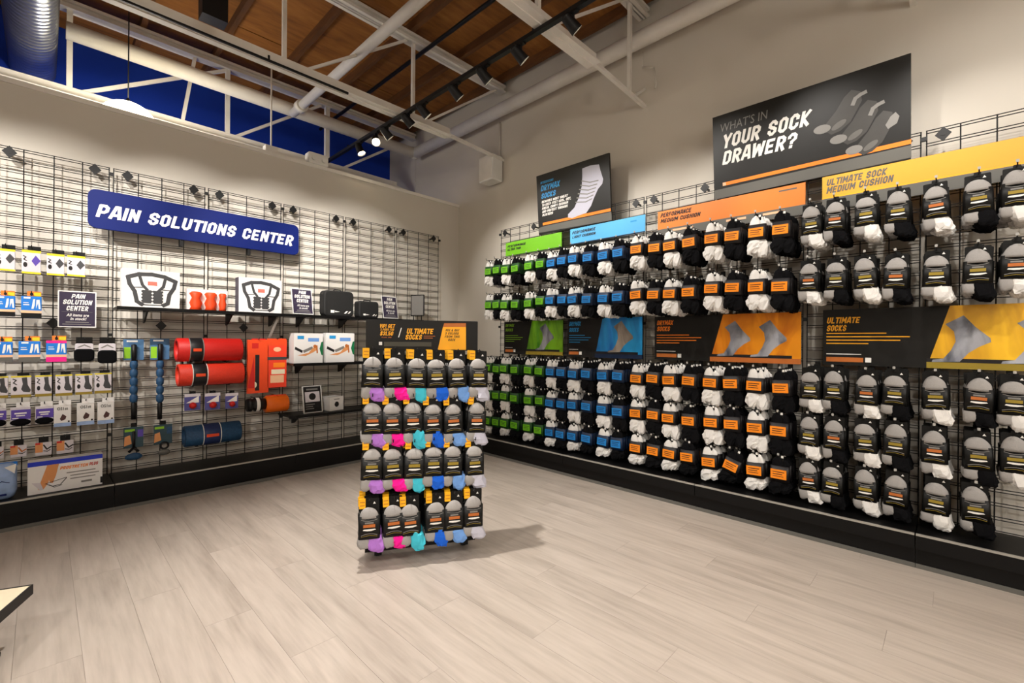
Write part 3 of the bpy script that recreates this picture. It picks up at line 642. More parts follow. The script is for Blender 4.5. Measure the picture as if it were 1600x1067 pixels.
# two big tilted signs
t, w, h, L = rsign('large_sign', 'small of the two big black signs, with a standing pale sock', 3.63, 3.14, 2.265, 2.34, 2.945, .08, signk, .02)
rtext(t, L, 'INTRODUCING', 848.5, 286, 289.5, 869, blue_p); rtext(t, L, 'DRYMAX', 848.5, 292, 300.5, 879, blue_p, bold=.02); rtext(t, L, 'SOCKS', 848.5, 304, 312, 872, blue_p, bold=.02)
for i, tx in enumerate(('REMOVES MOST SWEAT', 'TO KEEP FEET COOL, DRY,', 'FRESH, COMFY CUSHION', 'AND PROTECT THROUGH', 'BLISTERS')):
    rtext(t, L, tx, 849, 315+i*5.0, 318.6+i*5.0, (890, 895, 890, 889, 866)[i], printw, bold=.008)
m = MB(); m.poly([L(*p) for p in ((849, 348.5), (849, 352.5), (955, 330), (955, 325.5))], -.0012, 0); m.poly([L(*p) for p in ((842, 357), (842, 364), (956, 344), (956, 331), (849, 354))], -.0010, 1); m.build('orange_stripe', [orange_p, signg], t)
m = MB(); m.poly([L(*p) for p in ((914, 265), (926, 260.5), (940, 258.5), (942, 268), (945.5, 281), (944, 288), (937, 296), (930, 310), (925, 322), (917, 333), (905, 337), (895, 341), (888.5, 340), (889, 335), (899, 325), (907, 309), (912, 292), (913.5, 278))], -.0022, 0)
for i in range(6): m.strip([L(912.5-i*2.2, 284+i*6.5), L(925-i*1.6, 286+i*6), L(938-i*2.2, 283+i*5.6)], .010, -.0028, 1)
m.build('sock_picture', [paleg, printg], t)
t, w, h, L = rsign('large_sign', 'largest black sign asking about your sock drawer', 3.63, 1.345, .195, 2.335, 2.952, .08, signk, .02)
rtext(t, L, "WHAT'S IN", 1129, 197, 209.5, 1202, printg, bold=.0, shear=.12, thin=True)
lt = printw
rtext(t, L, 'YOUR SOCK', 1130, 214.5, 235, 1271, lt, bold=.03); rtext(t, L, 'DRAWER?', 1129.5, 239.5, 259.5, 1249, lt, bold=.03)
m = MB(); m.poly([L(*p) for p in ((1130, 286), (1130, 291), (1424, 225), (1424, 218))], -.0012, 0); m.poly([L(*p) for p in ((1117, 298), (1117, 312), (1424, 246), (1424, 227))], -.0010, 1); m.build('orange_stripe', [orange_p, signg], t)
MB().poly([L(*p) for p in ((1130, 286), (1130, 291), (1135, 290), (1135, 285))], -.0016).build('stripe_tip', peach, t)
m = MB()
def blob(u, v, a, b, th, y, mi):
    c_, s_ = math.cos(th), math.sin(th); m.poly([L(u+a*math.cos(q)*c_-b*math.sin(q)*s_, v-(a*math.cos(q)*s_+b*math.sin(q)*c_)) for q in [2*math.pi*k/16 for k in range(16)]], y, mi)
for i, (u, v) in enumerate(((1286, 204), (1311, 219), (1335, 235))):
    m.poly([L(u+a, v+b) for a, b in ((6, 4), (4, -6), (22, -28), (34, -48), (46, -60), (60, -58), (62, -44), (52, -26), (44, -12), (28, 2), (14, 8))], -.0014-.0004*i, 0)
    blob(u, v, 14, 6.5, .30, -.0030-.0003*i, 1)
    blob(u+26, v-7, 14, 4.2, .62, -.0029-.0003*i, 2)
    if i < 2: m.strip([L(u+48+i*2, v-38), L(u+52+i*2, v-47), L(u+60+i*2, v-53), L(u+68+i*2, v-57)], .022, -.0031, 1)
m.poly([L(*p) for p in ((1384, 197), (1392, 184), (1400, 177), (1406, 183), (1402, 194), (1388, 203))], -.0024, 1)
m.build('sock_picture', [mat('dim_sock_print', (58, 56, 53), .5, var=.2, scale=12), printg, mat('mid_sock_print', (96, 94, 90), .5, var=.1)], t)

# ------------------------------------------------------------------ floor stand of ultimate socks
SA = math.radians(-29.1); SO = Vector((1.468, 2.08, 0)); sx = Vector((math.cos(SA), math.sin(SA), 0)); sy = Vector((-math.sin(SA), math.cos(SA), 0))
def stand_loc(u, v, d):                      # picture point -> stand coordinates on the plane d behind its front
    r_ = ray(u, v); o = SO+sy*d-Vector((0, 0, CH)); k_ = o.dot(sy)/r_.dot(sy); p = Vector((0, 0, CH))+r_*k_; q = p-SO
    return q.dot(sx), p.z
st = thing('sock_stand', 'black freestanding sock stand in the middle of the floor', 'display stand', SO, (0, 0, SA))
for xx in (-.315, .285): 
    MB().box(xx, xx+.03, .15, .19, .03, 1.335).build('post', blackm, st)
    m = MB()
    for k in range(10): m.rect(xx+.012, xx+.018, 1.30-k*.03-.012, 1.30-k*.03, .1495)
    if xx > 0: m.build('slots', rail, st)
MB().box(-.285, .285, .185, .20, .06, 1.14).build('back_panel', blackgl, st)
MB().box(-.315, .315, .15, .19, .03, .07).build('bottom_rail', blackm, st)
for xx in (-.31, .27): MB().box(xx*.85, xx*.85+.04, .14, .38, .012, .04).build('foot_bar', blackm, st)
for xx in (-.29, .29):
    for yy in (.16, .36): MB().cyl((xx*.85-.01, yy, .012), (xx*.85+.01, yy, .012), .012, 10).build('caster', blackm, st)
hd = thing('stand_header', 'black and yellow price header on top of the sock stand', 'sign', SO+sy*.14+Vector((0, 0, 1.163)), (0, 0, SA))
MB().rbox(-.318, .318, -.006, .006, 0, .175, .004).build('board', signk, hd)
def HL(u, v): a = stand_loc(u, v, .134); return a[0], a[1]-1.163
def htext(txt, u0, vt, vb, u1, m, **k): a, b, c = HL(u0, vb), HL(u0, vt), HL(u1, vb); lettering(hd, txt, a[0], c[0], a[1], b[1], -.0072, m, **k)
htext('VIP! GET', 593, 506, 512, 617.5, amber_p, bold=.02); htext('3 PAIRS FOR', 594, 513, 516.5, 616, amber_p); htext('$31.50', 593.5, 517.5, 524, 615, amber_p, bold=.03); htext('PLUS TAX', 596, 526, 528, 612, rust)
htext('ULTIMATE', 635, 513, 521.5, 678, amber_p, bold=.03); htext('SOCKS', 633, 522.5, 530.5, 660, amber_p, bold=.03)
m = MB(); m.poly([HL(684, 546.5), HL(728, 546.5), HL(728, 511), HL(692, 511)], -.0068, 0); m.poly([HL(622, 527), HL(623.5, 527), HL(628, 512), HL(626.5, 512)], -.0072, 1)
m.poly([HL(692, 511), HL(728, 511), HL(728, 505), HL(694, 505)], -.0068, 2); m.rect(*[HL(592, 540)[0], HL(597, 540)[0], HL(592, 539)[1], HL(592, 534)[1]], -.0072, 1); m.rect(HL(600, 540)[0], HL(674, 540)[0], HL(600, 541)[1], HL(600, 534)[1], -.0070, 3)
m.rect(HL(662, 525)[0], HL(680, 525)[0], HL(662, 525.5)[1], HL(662, 524.5)[1], -.0072, 2); m.rect(HL(662, 525)[0], HL(676, 525)[0], HL(662, 528.5)[1], HL(662, 527.5)[1], -.0072, 2)
m.build('print_fields', [amber_p, printw, rust, mat('khaki_print', (70, 68, 58), .5, var=0)], hd)
for i, tx in enumerate(('MIX & ANY', '3 COLORS', 'FROM THIS', 'RACK')): htext(tx, (696, 695, 694.5, 700)[i], 514+i*5.0, 517.6+i*5.0, (718, 717, 718.5, 712)[i], printk)
STN = ['lilac', 'hot pink', 'cyan', 'royal blue', 'sky blue', 'pale grey']; STM = [lilac, hotpink, cyan, royal, sky, paleg]
skinds = [[kind(sock_b(STM[c], 60+c*3+i, True, (olive, rust)[i]), 'sock_pack') for i in range(2)] for c in range(6)]
SROW = [[(582, 587), (617, 587), (651, 588), (682, 588), (714, 588), (747, 588)], [(582, 659), (613, 659), (645, 658), (676, 659), (708, 659), (744, 658)],
        [(581, 730.5), (614, 729.5), (647, 728.5), (677, 725), (707, 725), (741, 724)], [(577, 822), (615, 818), (641, 817), (680, 812), (709, 809), (739, 804)]]
for r, row in enumerate(SROW):
    fd = (.035, .03, .02, .0)[r]
    for c, (u, v) in enumerate(row):
        x_, z_ = stand_loc(u, v, fd); rn = random.Random(r*10+c)
        P = lambda d: SO+sx*x_+sy*d+Vector((0, 0, z_))
        kd = skinds[c][r % 2]; what = 'grey-heel sock pair, '+STN[c]+' toe, stand '+('top', 'second', 'third', 'bottom')[r]+' row'
        place_pack(kd, 'carded_sock_pair', P(fd), SA, what+', front', 'socks', 'sock packs on the floor stand', rn.uniform(-.04, .04))
        for b in range(1, 4 if r == 3 else 3):
            if fd+.045*b > .15: break
            o = put('carded_sock_pair', kd[1], None, P(fd+.045*b)+sx*rn.uniform(-.004, .004), (0, rn.uniform(-.04, .04), SA)); tag(o, what+', '+ORD[b]+' from front', 'socks', 'sock packs on the floor stand')
        t = thing('peg_hook', 'black wire peg hook of the '+STN[c]+' socks, stand '+('top', 'second', 'third', 'bottom')[r]+' row', 'hook', P(fd)+Vector((0, 0, .140)), (0, 0, SA), 'peg hooks on the floor stand')
        MB().cyl((0, -.03, 0), (0, .185-fd, 0), .0028, 6).cyl((0, -.03, 0), (0, -.034, .016), .0028, 6).build('wire', wirem, t)

# ------------------------------------------------------------------ goods on the left wall
def lbox(u0, u1, vt, vb, off):
    Y = YL-off; uc, vm = (u0+u1)/2, (vt+vb)/2
    A, B, T, Bo = onY(u0, vm, Y), onY(u1, vm, Y), onY(uc, vt, Y), onY(uc, vb, Y)
    return (A.x+B.x)/2, Y, Bo.z, B.x-A.x, T.z-Bo.z
def prints(t, w, h, y, items, name='print'):
    m = MB(); ms = []
    for it in items:
        k_, a, mt = it[0], it[1], it[-1]
        if mt not in ms: ms.append(mt)
        i = ms.index(mt); yy = y-.0003*len(m.f)/4
        F = lambda p: (-w/2+p[0]*w, p[1]*h)
        if k_ == 'r': m.rect(-w/2+a[0]*w, -w/2+a[1]*w, a[2]*h, a[3]*h, yy, i)
        elif k_ == 'p': m.poly([F(p) for p in a], yy, i)
        elif k_ == 's': m.strip([F(p) for p in a], it[2]*w, yy, i)
        elif k_ == 'e': m.poly([F((a[0]+a[2]*math.cos(x), a[1]+a[3]*math.sin(x))) for x in [2*math.pi*q/14 for q in range(14)]], yy, i)
    return m.build(name, ms, t)
def lpack(name, label, cat, b, dep, body, items, tab=None, group=None, rnd=.004, hk=True):
    cx, Y, z0, w, h = b; t = thing(name, label, cat, (cx, Y, z0), group=group)
    MB().rbox(-w/2, w/2, -dep/2, dep/2, 0, h, rnd, 0, min(.003, dep*.3)).build('body', body, t)
    if items: prints(t, w, h, -dep/2-.0006, items)
    if tab: MB().rbox(-w/2+tab[0]*w, -w/2+tab[1]*w, -.0015, .0015, h-.004, h+tab[2], .003).build('hang_tab', tab[3], t)
    if hk:
        hh = hook((cx, Y+.02, z0+h+(tab[2]*.6 if tab else -.01)), 0, 'black wire peg hook of the '+label.split(' hung ')[0], 'peg hooks on the left wall') if False else None
        k_ = thing('peg_hook', ('wire peg hook holding the '+label)[:110], 'hook', (cx, Y, z0+h+(tab[2]*.6 if tab else .002)), group='peg hooks on the left wall'); k_['label'] = ' '.join(k_['label'].split()[:16])
        MB().cyl((0, -dep/2-.02, 0), (0, YL-Y, 0), .0025, 6).cyl((0, -dep/2-.02, 0), (0, -dep/2-.024, .014), .0025, 6).build('wire', wirem, k_)
    return t
LO = ['leftmost', 'second', 'third', 'fourth', 'fifth', 'rightmost']
# yellow-edged brace packs, top row
for i, (a, b_, vt, vb) in enumerate(((-7, 24, 389, 423), (34, 64, 391.5, 428), (73, 100.5, 397, 430.5), (105, 133, 400, 432))):
    lpack('brace_pack', LO[(0, 1, 2, 5)[i]]+' yellow-edged brace pack in the top row at the left edge', 'package', lbox(a, b_, vt, vb, .12), .02, packw,
          [('r', (0, 1, .90, 1), yellowp), ('r', (0, 1, 0, .08), yellowp), ('p', [(.5, .55), (.72, .80), (.98, .58), (.72, .34)], purple if i == 1 else dgrey), ('s', [(.08, .75), (.22, .70), (.10, .60), (.25, .55)], .06, printk), ('e', (.18, .38, .11, .11), printk)], (.3, 1, .030, cardb), 'yellow-edged brace packs')
    
for i, (a, b_, vt, vb, low, top, nm) in enumerate(((-8, 24, 462, 494, cardb, None, 'leftmost blue sleeve pack with black foot, upper row'), (33, 65, 463, 496.5, cardb, None, 'blue sleeve pack with black foot left of the plum sign'),
                                              (-14, 20, 534, 565, signg, None, 'blue sleeve pack at the left edge, lower row'), (29, 63, 533, 565, signg, None, 'blue sleeve pack with grey foot left of the pink one'), (72, 104, 532, 565, pink, pink, 'blue sleeve pack with hot pink top and foot'))):
    it = [('r', (0, 1, .22, .34), peach), ('p', [(.50, .42), (.58, .86), (.68, .88), (.66, .60), (.60, .42)], printw), ('p', [(.72, .42), (.74, .84), (.90, .86), (.95, .42), (.86, .42), (.82, .70)], printw), ('r', (.12, .45, .88, .96), printw), ('r', (.1, .40, .58, .62), printw), ('r', (.1, .36, .68, .71), printw), ('r', (0, 1, 0, .22), low)]
    if top: it.append(('r', (0, 1, .88, 1), top))
    t = lpack('sleeve_pack', nm, 'package', lbox(a, b_, vt, vb, .12), .025, bigblue, it, (.28, .98, .034, orange_s), 'blue sleeve packs')
    cx, Y, z0, w, h = lbox(a, b_, vt, vb, .12); prints(t, w, h, -.0025, [('r', (.62, .96, 1.02, 1.18), yellowp), ('e', (.5, 1.1, .08, .08), printk)], 'tab_print')
for i, (a, b_, vb) in enumerate(((117, 146, 564), (154, 181, 567))):
    b = lbox(a, b_, 537, vb, .13); cx, Y, z0, w, h = b
    t = lpack('compression_sleeve', ('black compression sleeve folded under a white card, beside the pink pack', 'black compression sleeve folded under a white card, at the panel joint')[i], 'package', (cx, Y, z0+h*.42, w, h*.6), .01, packw,
              [('p', [(.1, .62), (.5, .92), (.9, .62), (.8, .58), (.5, .78), (.2, .58)], printg), ('r', (.2, .8, .30, .40), printg)], (.05, .95, .045, cardb), 'black compression sleeves', .012)
    MB().rbox(-w*.56, w*.56, -.02, .015, -h*.44, .035, .025, 0, .012).build('sleeve', sockb, t)
for i, (a, b_, vt, vb) in enumerate(((-16, 13, 588, 622), (17, 49, 587, 620.5), (55, 81, 586, 619), (86.5, 113, 585, 618), (117.5, 144, 584, 616), (147.5, 174, 582.5, 614))):
    lpack('ankle_brace_pack', LO[i]+' ankle brace pack with a dark sock picture in the row of six', 'package', lbox(a, b_, vt, vb, .13), .03, packw,
          [('r', (0, 1, .93, 1), yellowp), ('r', (0, 1, 0, .13), olive), ('p', [(.52, .90), (.78, .92), (.82, .58), (.98, .32), (.92, .22), (.60, .26), (.50, .38), (.58, .62)], dgrey), ('s', [(.10, .86), (.26, .80), (.12, .68), (.28, .60)], .06, printk), ('e', (.20, .40, .10, .11), printk)], (.3, .9, .02, cardb), 'ankle brace packs')
for i, (a, b_, vt, vb) in enumerate(((-12, 10, 638, 665), (16, 48, 636, 664), (55, 83.5, 634.5, 661))):
    b = lbox(a, b_, vt, vb, .14); cx, Y, z0, w, h = b
    t = lpack('insole_pack', LO[i]+' purple and white insole pack with a black foot part', 'package', b, .012, packw, [('r', (.04, 1, .32, .86), purple), ('r', (.2, .8, .62, .70), printw), ('r', (.28, .72, .50, .56), printw), ('r', (.1, .4, .36, .42), printw)], (.28, .96, .032, boxw), 'purple insole packs')
    MB().ell((0, -.012, h*.16), (w*.52, .018, h*.20), 16, 8).build('insole', sockb, t)
for i, (a, b_, vt, vb) in enumerate(((84, 111, 632, 665.5), (120, 147, 629, 663), (152, 178, 627.5, 661))):
    b = lbox(a, b_, vt, vb, .14); cx, Y, z0, w, h = b
    t = lpack('brace_box', ('leftmost', 'middle', 'rightmost')[i]+' white brace box lettered with a blue base', 'box', b, .05, boxw, [('r', (0, 1, 0, .17), bagb), ('p', [(.34, .36), (.50, .58), (.72, .46), (.66, .32), (.42, .26)], mat('maroon_print', (74, 44, 44), .5, var=0)), ('e', (.86, .22, .06, .04), printk)], (.28, 1, .030, boxw), 'white lettered brace boxes')
    lettering(t, 'OS1st', -w*.32, w*.30, h*.76, h*.90, -.0268, printk, shear=0)
for i, (a, b_, vt, vb) in enumerate(((-12, 6, 698, 717), (16, 42, 695.5, 714), (55, 81, 691, 711), (88.5, 115, 688, 708))):
    lpack('toe_pad_pack', ('toe pad pack at the left edge', 'coral toe pad pack with a finger picture', 'toe pad pack with one dark strap picture', 'pink toe pad pack with a dark strap, last of its row')[i]+' above the boxed stretcher', 'package', lbox(a, b_, vt, vb, .14), .014, packw,
          [('r', (0, .45, .25, 1), skin_p), ('s', [(.5, .8), (.7, .45), (.95, .62)], .10, printk if i > 1 else rust), ('s', [(.5, .35), (.72, .28), (.9, .40)], .07, dgrey), ('r', (.0, .3, .86, 1), red)], (.2, .8, .036, cardb), 'toe pad packs')
# plum info signs
def plum_sign(label, b, rot=(0, 0, 0)):
    cx, Y, z0, w, h = b; t = thing('info_sign', label, 'sign', (cx, Y, z0), rot, 'plum information signs')
    MB().rbox(-w/2, w/2, -.003, .003, 0, h, .004).build('frame', whitep, t)
    MB().rect(-w*.465, w*.465, h*.03, h*.97, -.0036).build('face', plum, t)
    for tx, x0, x1, a, b2 in (('PAIN', -.16, .22, .80, .92), ('SOLUTION', -.38, .40, .63, .76), ('CENTER', -.29, .30, .46, .59)): lettering(t, tx, x0*w, x1*w, a*h, b2*h, -.0042, printw, bold=.02)
    for tx, x0, x1, a, b2 in (('All items are', -.28, .30, .30, .38), ('in stock!', -.18, .24, .20, .28)): lettering(t, tx, x0*w, x1*w, a*h, b2*h, -.0042, printw, bold=.02, thin=True)
    MB().rect(-w*.3, w*.3, h*.13, h*.155, -.0042).rect(-w*.38, w*.36, h*.075, h*.095, -.0042).rect(-w*.4, w*.4, h*.425, h*.43, -.0042).build('small_print', printg, t)
plum_sign('plum pain solution center sign hung on the grid at the left', lbox(90, 150.5, 455, 511.5, .05))
b = lbox(460, 488, 449.5, 490, .20); plum_sign('plum pain solution center sign on the shelf beside the big black case', (b[0], b[1], 1.463, .20, b[4]), (-.18, 0, .12))
b = lbox(597, 624.5, 461, 496, .20); plum_sign('plum pain solution center sign on the shelf beside the small black case', (b[0], b[1], 1.463, .20, b[4]), (-.18, 0, .12))
# blue header
cx, Y, z0, w, h = lbox(137, 467, 322, 382, .06)
t = thing('pain_solutions_sign', 'long blue sign with rounded corners reading PAIN SOLUTIONS CENTER', 'sign', (.976, YL-.06, 2.034))
w, h = 1.495, .288
MB().rbox(-w/2, w/2, -.012, .012, 0, h, .05, 0, .003).build('board', navy, t)
a, b_, c_ = onY(148.6, 338.6, Y), onY(148.6, 318, Y), onY(459, 380, Y)
lettering(t, 'PAIN SOLUTIONS CENTER', a.x-.976, c_.x-.976, a.z-2.034, b_.z-2.034, -.0132, printw, bold=.03)
for xx in (-.18, .32): MB().box(xx-.012, xx+.012, 0, .055, -.05, .05).build('hanger', blackm, t)

# wire shelves
def shelf(label, x0, x1, z, dep, brackets):
    t = thing('wall_shelf', label, 'shelf', (x0, YL-.006, z)); w = x1-x0
    MB().box(0, w, -dep, 0, -.012, 0).box(0, w, -dep-.008, -dep, -.022, .003).build('board', blackgl, t)
    for xx in brackets: MB().box(xx, xx+.012, -dep*.8, 0, -.024, -.012).add([(xx, 0, -.012), (xx, 0, -.11), (xx, -.05, -.10), (xx, -dep*.7, -.02), (xx+.012, 0, -.012), (xx+.012, 0, -.11), (xx+.012, -.05, -.10), (xx+.012, -dep*.7, -.02)], [(0, 1, 2, 3), (7, 6, 5, 4), (1, 5, 6, 2), (2, 6, 7, 3)]).build('bracket', blackm, t)
SZ = 1.452
shelf('black wall shelf carrying the massager boxes', .375, 1.60, SZ, .28, (.18, .75, 1.1)); shelf('black wall shelf carrying the black cases', 1.602, 3.02, SZ, .28, (.12, .55, .98))
shelf('black wall shelf carrying two knee brace boxes', 1.60, 2.32, 1.0, .28, (.12, .55)); shelf('lowest black wall shelf with the framed card', 1.57, 2.78, .52, .28, (.12, .85))
def massager_box(label, u0, u1, vt, vb, y, side):
    cx, Y, z0, w, h = lbox(u0, u1, vt, vb, y); t = thing('massager_box', label, 'box', (cx, Y, SZ+.001))
    MB().box(-w/2, w/2, 0, .10, 0, h).build('carton', boxw, t)
    if side: MB().add([(-w/2-.0006, 0, 0), (-w/2-.0006, .10, 0), (-w/2-.0006, .10, h), (-w/2-.0006, 0, h)], [(0, 3, 2, 1)]).build('side_print', plum, t)
    I = []
    ring = [(.10, .78), (.28, .87), (.5, .89), (.72, .85), (.92, .74)]
    I += [('s', ring, .085, dgrey), ('s', [(.10, .78), (.13, .60), (.21, .42), (.25, .16), (.34, .08)], .075, dgrey), ('s', [(.92, .74), (.89, .56), (.81, .38), (.78, .14), (.70, .08)], .075, dgrey),
          ('s', [(.29, .84), (.34, .60), (.42, .48)], .055, dgrey), ('s', [(.74, .82), (.70, .58), (.62, .46)], .055, dgrey), ('s', [(.34, .08), (.70, .08)], .018, dgrey), ('s', [(.17, .52), (.36, .54)], .02, dgrey), ('s', [(.86, .49), (.66, .50)], .02, dgrey),
          ('r', (.34, .49, .13, .47), dgrey), ('r', (.53, .68, .12, .46), dgrey), ('r', (.43, .59, .60, .70), mat('coral_print', (236, 110, 96), .5, var=0))]
    for k in range(4):
        for x in (.34, .49, .53, .68): I.append(('e', (x, .18+k*.085, .020, .028), dgrey))
    prints(t, w, h, -.0008, I); return t
massager_box('large white box with a dark neck massager picture, left on the shelf', 190, 281, 419.5, 478.5, .24, False)
massager_box('white neck massager box with a plum side, beside the shelf joint', 373, 440, 435, 488.5, .24, True)
cx, Y, z0, w, h = lbox(293, 356.5, 449, 482, .22); t = thing('roller_trio_box', 'clear box with three red massage rollers between the massager boxes', 'box', (cx, Y, SZ+.001))
MB().box(-w/2, w/2, .02, .07, 0, h).build('carton', boxw, t)
for x, rr in ((-.30, .20), (.06, .20), (.36, .13)): MB().lathe([(.001, 0), (rr*w*.75, 0), (rr*w*.6, h*.14), (rr*w*.8, h*.32), (rr*w*.5, h*.56), (rr*w*.8, h*.76), (rr*w*.55, h*.84), (.001, h*.84)], 'z', 14, c=(x*w, .005, .004)).build('roller', redo, t)
def case(label, u0, u1, vt, vb):
    cx, Y, z0, w, h = lbox(u0, u1, vt, vb, .2); t = thing('carry_case', label, 'case', (cx, Y, SZ+.001))
    MB().rbox(-w/2, w/2, -.05, .06, 0, h, min(w, h)*.16, 0, .015).build('shell', mat('black_case_fabric', (26, 26, 26), .7), t)
    MB().tube([(-.04, 0, h-.004), (-.03, 0, h+.012), (.03, 0, h+.012), (.04, 0, h-.004)], .006, 8).build('handle', blackm, t)
    MB().strip([(-w/2+.03, .01), (-w/2+.03, h*.5)], .003, -.0515).build('zip', blackm, t)
    prints(t, w, h, -.0512, [('r', (.22, .34, .14, .24), printw), ('p', [(.36, .22), (.52, .19), (.36, .16)], printw), ('p', [(.66, .13), (.72, .13), (.80, .23), (.74, .23)], printw), ('p', [(.78, .13), (.83, .13), (.90, .22), (.85, .22)], printw)])
case('large black zip case with white logos on the shelf', 502.5, 549.5, 452, 492); case('small black zip case with white logos on the shelf', 557, 588.5, 469, 495)
cx, Y, z0, w, h = lbox(645, 660, 458, 491, .16); t = thing('shelf_sign', 'small grey sign on two black posts seen edge-on at the shelf end', 'sign', (cx, Y, SZ+.001), (0, 0, math.radians(-62)))
MB().rbox(-.085, .085, -.006, .006, .055, .055+h, .006).build('frame', blackm, t); MB().rect(-.075, .075, .065, .045+h, -.0066).add([(-.075, .0066, .065), (.075, .0066, .065), (.075, .0066, .045+h), (-.075, .0066, .045+h)], [(3, 2, 1, 0)]).build('face', printg, t)
for x in (-.05, .05): MB().cyl((x, 0, .0), (x, 0, .06), .006, 8).build('post', blackm, t)
MB().rbox(-.07, .07, -.03, .03, 0, .003, .003).build('foot', blackm, t)

# massage sticks, rollers, balls
for i, (u, vt, vb) in enumerate(((209, 530, 655), (250, 529, 655))):
    cx, Y, z0, w, h = lbox(u-5, u+5, vt, vb, .07); t = thing('massage_stick', ('left', 'right')[i]+' marbled blue massage stick hanging on its card', 'massager', (cx, Y, z0))
    L_ = h; pr = [(.001, 0), (.016, 0), (.017, L_*.2)]
    MB().lathe(pr+[(.012, L_*.21), (.001, L_*.21)], 'z', 12).build('lower_grip', blackm, t)
    pr = [(.001, L_*.2)]
    for k in range(5): z = L_*(.21+k*.105); pr += [(.015, z), (.024, z+L_*.02), (.026, z+L_*.05), (.024, z+L_*.085), (.015, z+L_*.1)]
    MB().lathe(pr+[(.001, L_*.74)], 'z', 14).build('beads', foamb, t); MB().lathe([(.001, L_*.73), (.016, L_*.73), (.017, L_*.93), (.001, L_*.94)], 'z', 12).build('upper_grip', blackm, t)
    MB().rbox(-.062, .062, .02, .024, L_*.74, L_*1.0, .006).build('card', foamb if 0 else mat('teal_card', (70, 110, 150), .5, var=.3, scale=18), t)
    prints(t, .12, L_, .0192, [('r', (.02, .35, .76, .9), green_p), ('r', (.15, .7, .965, .985), printw)])
def roller(label, b, m, wrap, r, x0f, x1f, wm, rot=0, end=True):
    cx, Y, z0, w, h = b; t = thing('foam_roller', label, 'foam roller', (cx, Y, z0), (0, rot, 0))
    pr = [(r*.72, -w/2+.03), (r*.72, -w/2), (r*.95, -w/2), (r, -w/2+.006), (r, w/2-.006), (r*.95, w/2), (r*.72, w/2), (r*.72, w/2-.03)]
    MB().lathe(pr, 'x', 28, c=(0, 0, r)).build('body', m, t); MB().cyl((-w/2+.025, 0, r), (w/2-.025, 0, r), r*.73, 20).build('core', blackm, t)
    xa, xb = -w/2+x0f*w, -w/2+x1f*w
    MB().lathe([(r+.0008, xa), (r+.0022, xa+.002), (r+.0022, xb-.002), (r+.0008, xb)], 'x', 28, c=(0, 0, r)).build('wrap_label', wrap, t)
    for xx in (xa, xb-.006): MB().lathe([(r+.0024, xx), (r+.0032, xx+.001), (r+.0032, xx+.005), (r+.0024, xx+.006)], 'x', 28, c=(0, 0, r)).build('wrap_edge', wm, t)
    MB().rbox(xa+.02, xb-.02, -r-.0036, -r-.0030, r-.012, r+.012, .003).build('logo', redo, t)
    for xx in (-w*.28, w*.28):
        MB().bar((xx, 0, -.006), (xx, YL-Y, -.006), .014, .008).box(xx-.007, xx+.007, -.02, -.012, -.006, .014).build('holder', blackm, t)
b = lbox(275, 375.5, 528.5, 564, .13); roller('smooth red foam roller with a black wrap, upper of two', b, red, printk, b[4]/2, .17, .38, printg)
b = lbox(277, 378, 570, 601, .13); roller('textured red foam roller with a black wrap, lower of two', b, mat('coral_red_foam', (224, 58, 36), .5, var=.15, bump=.5, scale=120), printk, b[4]/2*1.08, .19, .42, printw)
b = lbox(287, 374, 662, 693, .13); roller('marbled blue foam roller with a picture wrap near the deck', b, foamb, mat('dark_blue_print', (36, 52, 96), .5, var=.4, scale=26), b[4]/2*1.02, .30, .62, printw)
for i, (a, b_, vt, vb) in enumerate(((288, 313, 615, 641), (320, 344, 614, 640), (352, 372, 614, 638))):
    b = lbox(a, b_, vt, vb, .12); cx, Y, z0, w, h = b
    t = lpack('massage_ball_pack', ('left', 'middle', 'right')[i]+' red massage ball on a blue hang card', 'package', b, .008, mat('card_indigo', (84, 84, 148), .5), [('p', [(.1, .45), (.9, .85), (.9, .45)], printw), ('r', (0, 1, .82, 1), packw)], (.3, .7, .02, cardb), 'massage ball packs')
    MB().ell((.0, -.018, h*.30), (w*.24, w*.24, w*.24), 16, 10).build('ball', red, t)
for i, (a, b_, vt, vb) in enumerate(((193, 224, 667, 719), (240, 269, 663, 712))):
    b = lbox(a, b_, vt, vb, .08); cx, Y, z0, w, h = b
    t = lpack('stretch_strap_pack', ('hang card with a black strap and blue loops above the deck', 'dark hang card with a round black loop above the deck')[i], 'package', (cx, Y, z0+h*.38, w, h*.62), .006, mat('strap_card', (44, 70, 80), .5, var=.3, scale=20), [('r', (.05, .55, .78, .90), green_p), ('p', [(.02, .1), (.05, .55), (.32, .62), (.40, .2)], skin_p), ('r', (.7, .98, .5, .85), purple if i == 0 else foamb)], (.35, .65, .03, cardb), 'strap hang cards')
    if i == 0: MB().tube([(0, -.012, h*.5), (0, -.012, .0), (-.03, -.012, -h*.12), (0, -.012, 0), (.03, -.012, -h*.12)], .009, 8).build('strap', blackm, t); MB().ell((0, -.012, -h*.26), (w*.45, .016, h*.11), 18, 8, amp=.05, k=90).build('loops', foamb, t)
    else: MB().lathe([(.018, -.006), (.026, -.008), (.032, 0), (.026, .008), (.018, .006), (.018, -.006)], 'y', 18, c=(.008, -.012, -h*.05)).build('ring', blackm, t); MB().ell((.004, -.012, -h*.26), (w*.34, .014, h*.10), 18, 8, amp=.05, k=90).build('loops', signg, t)
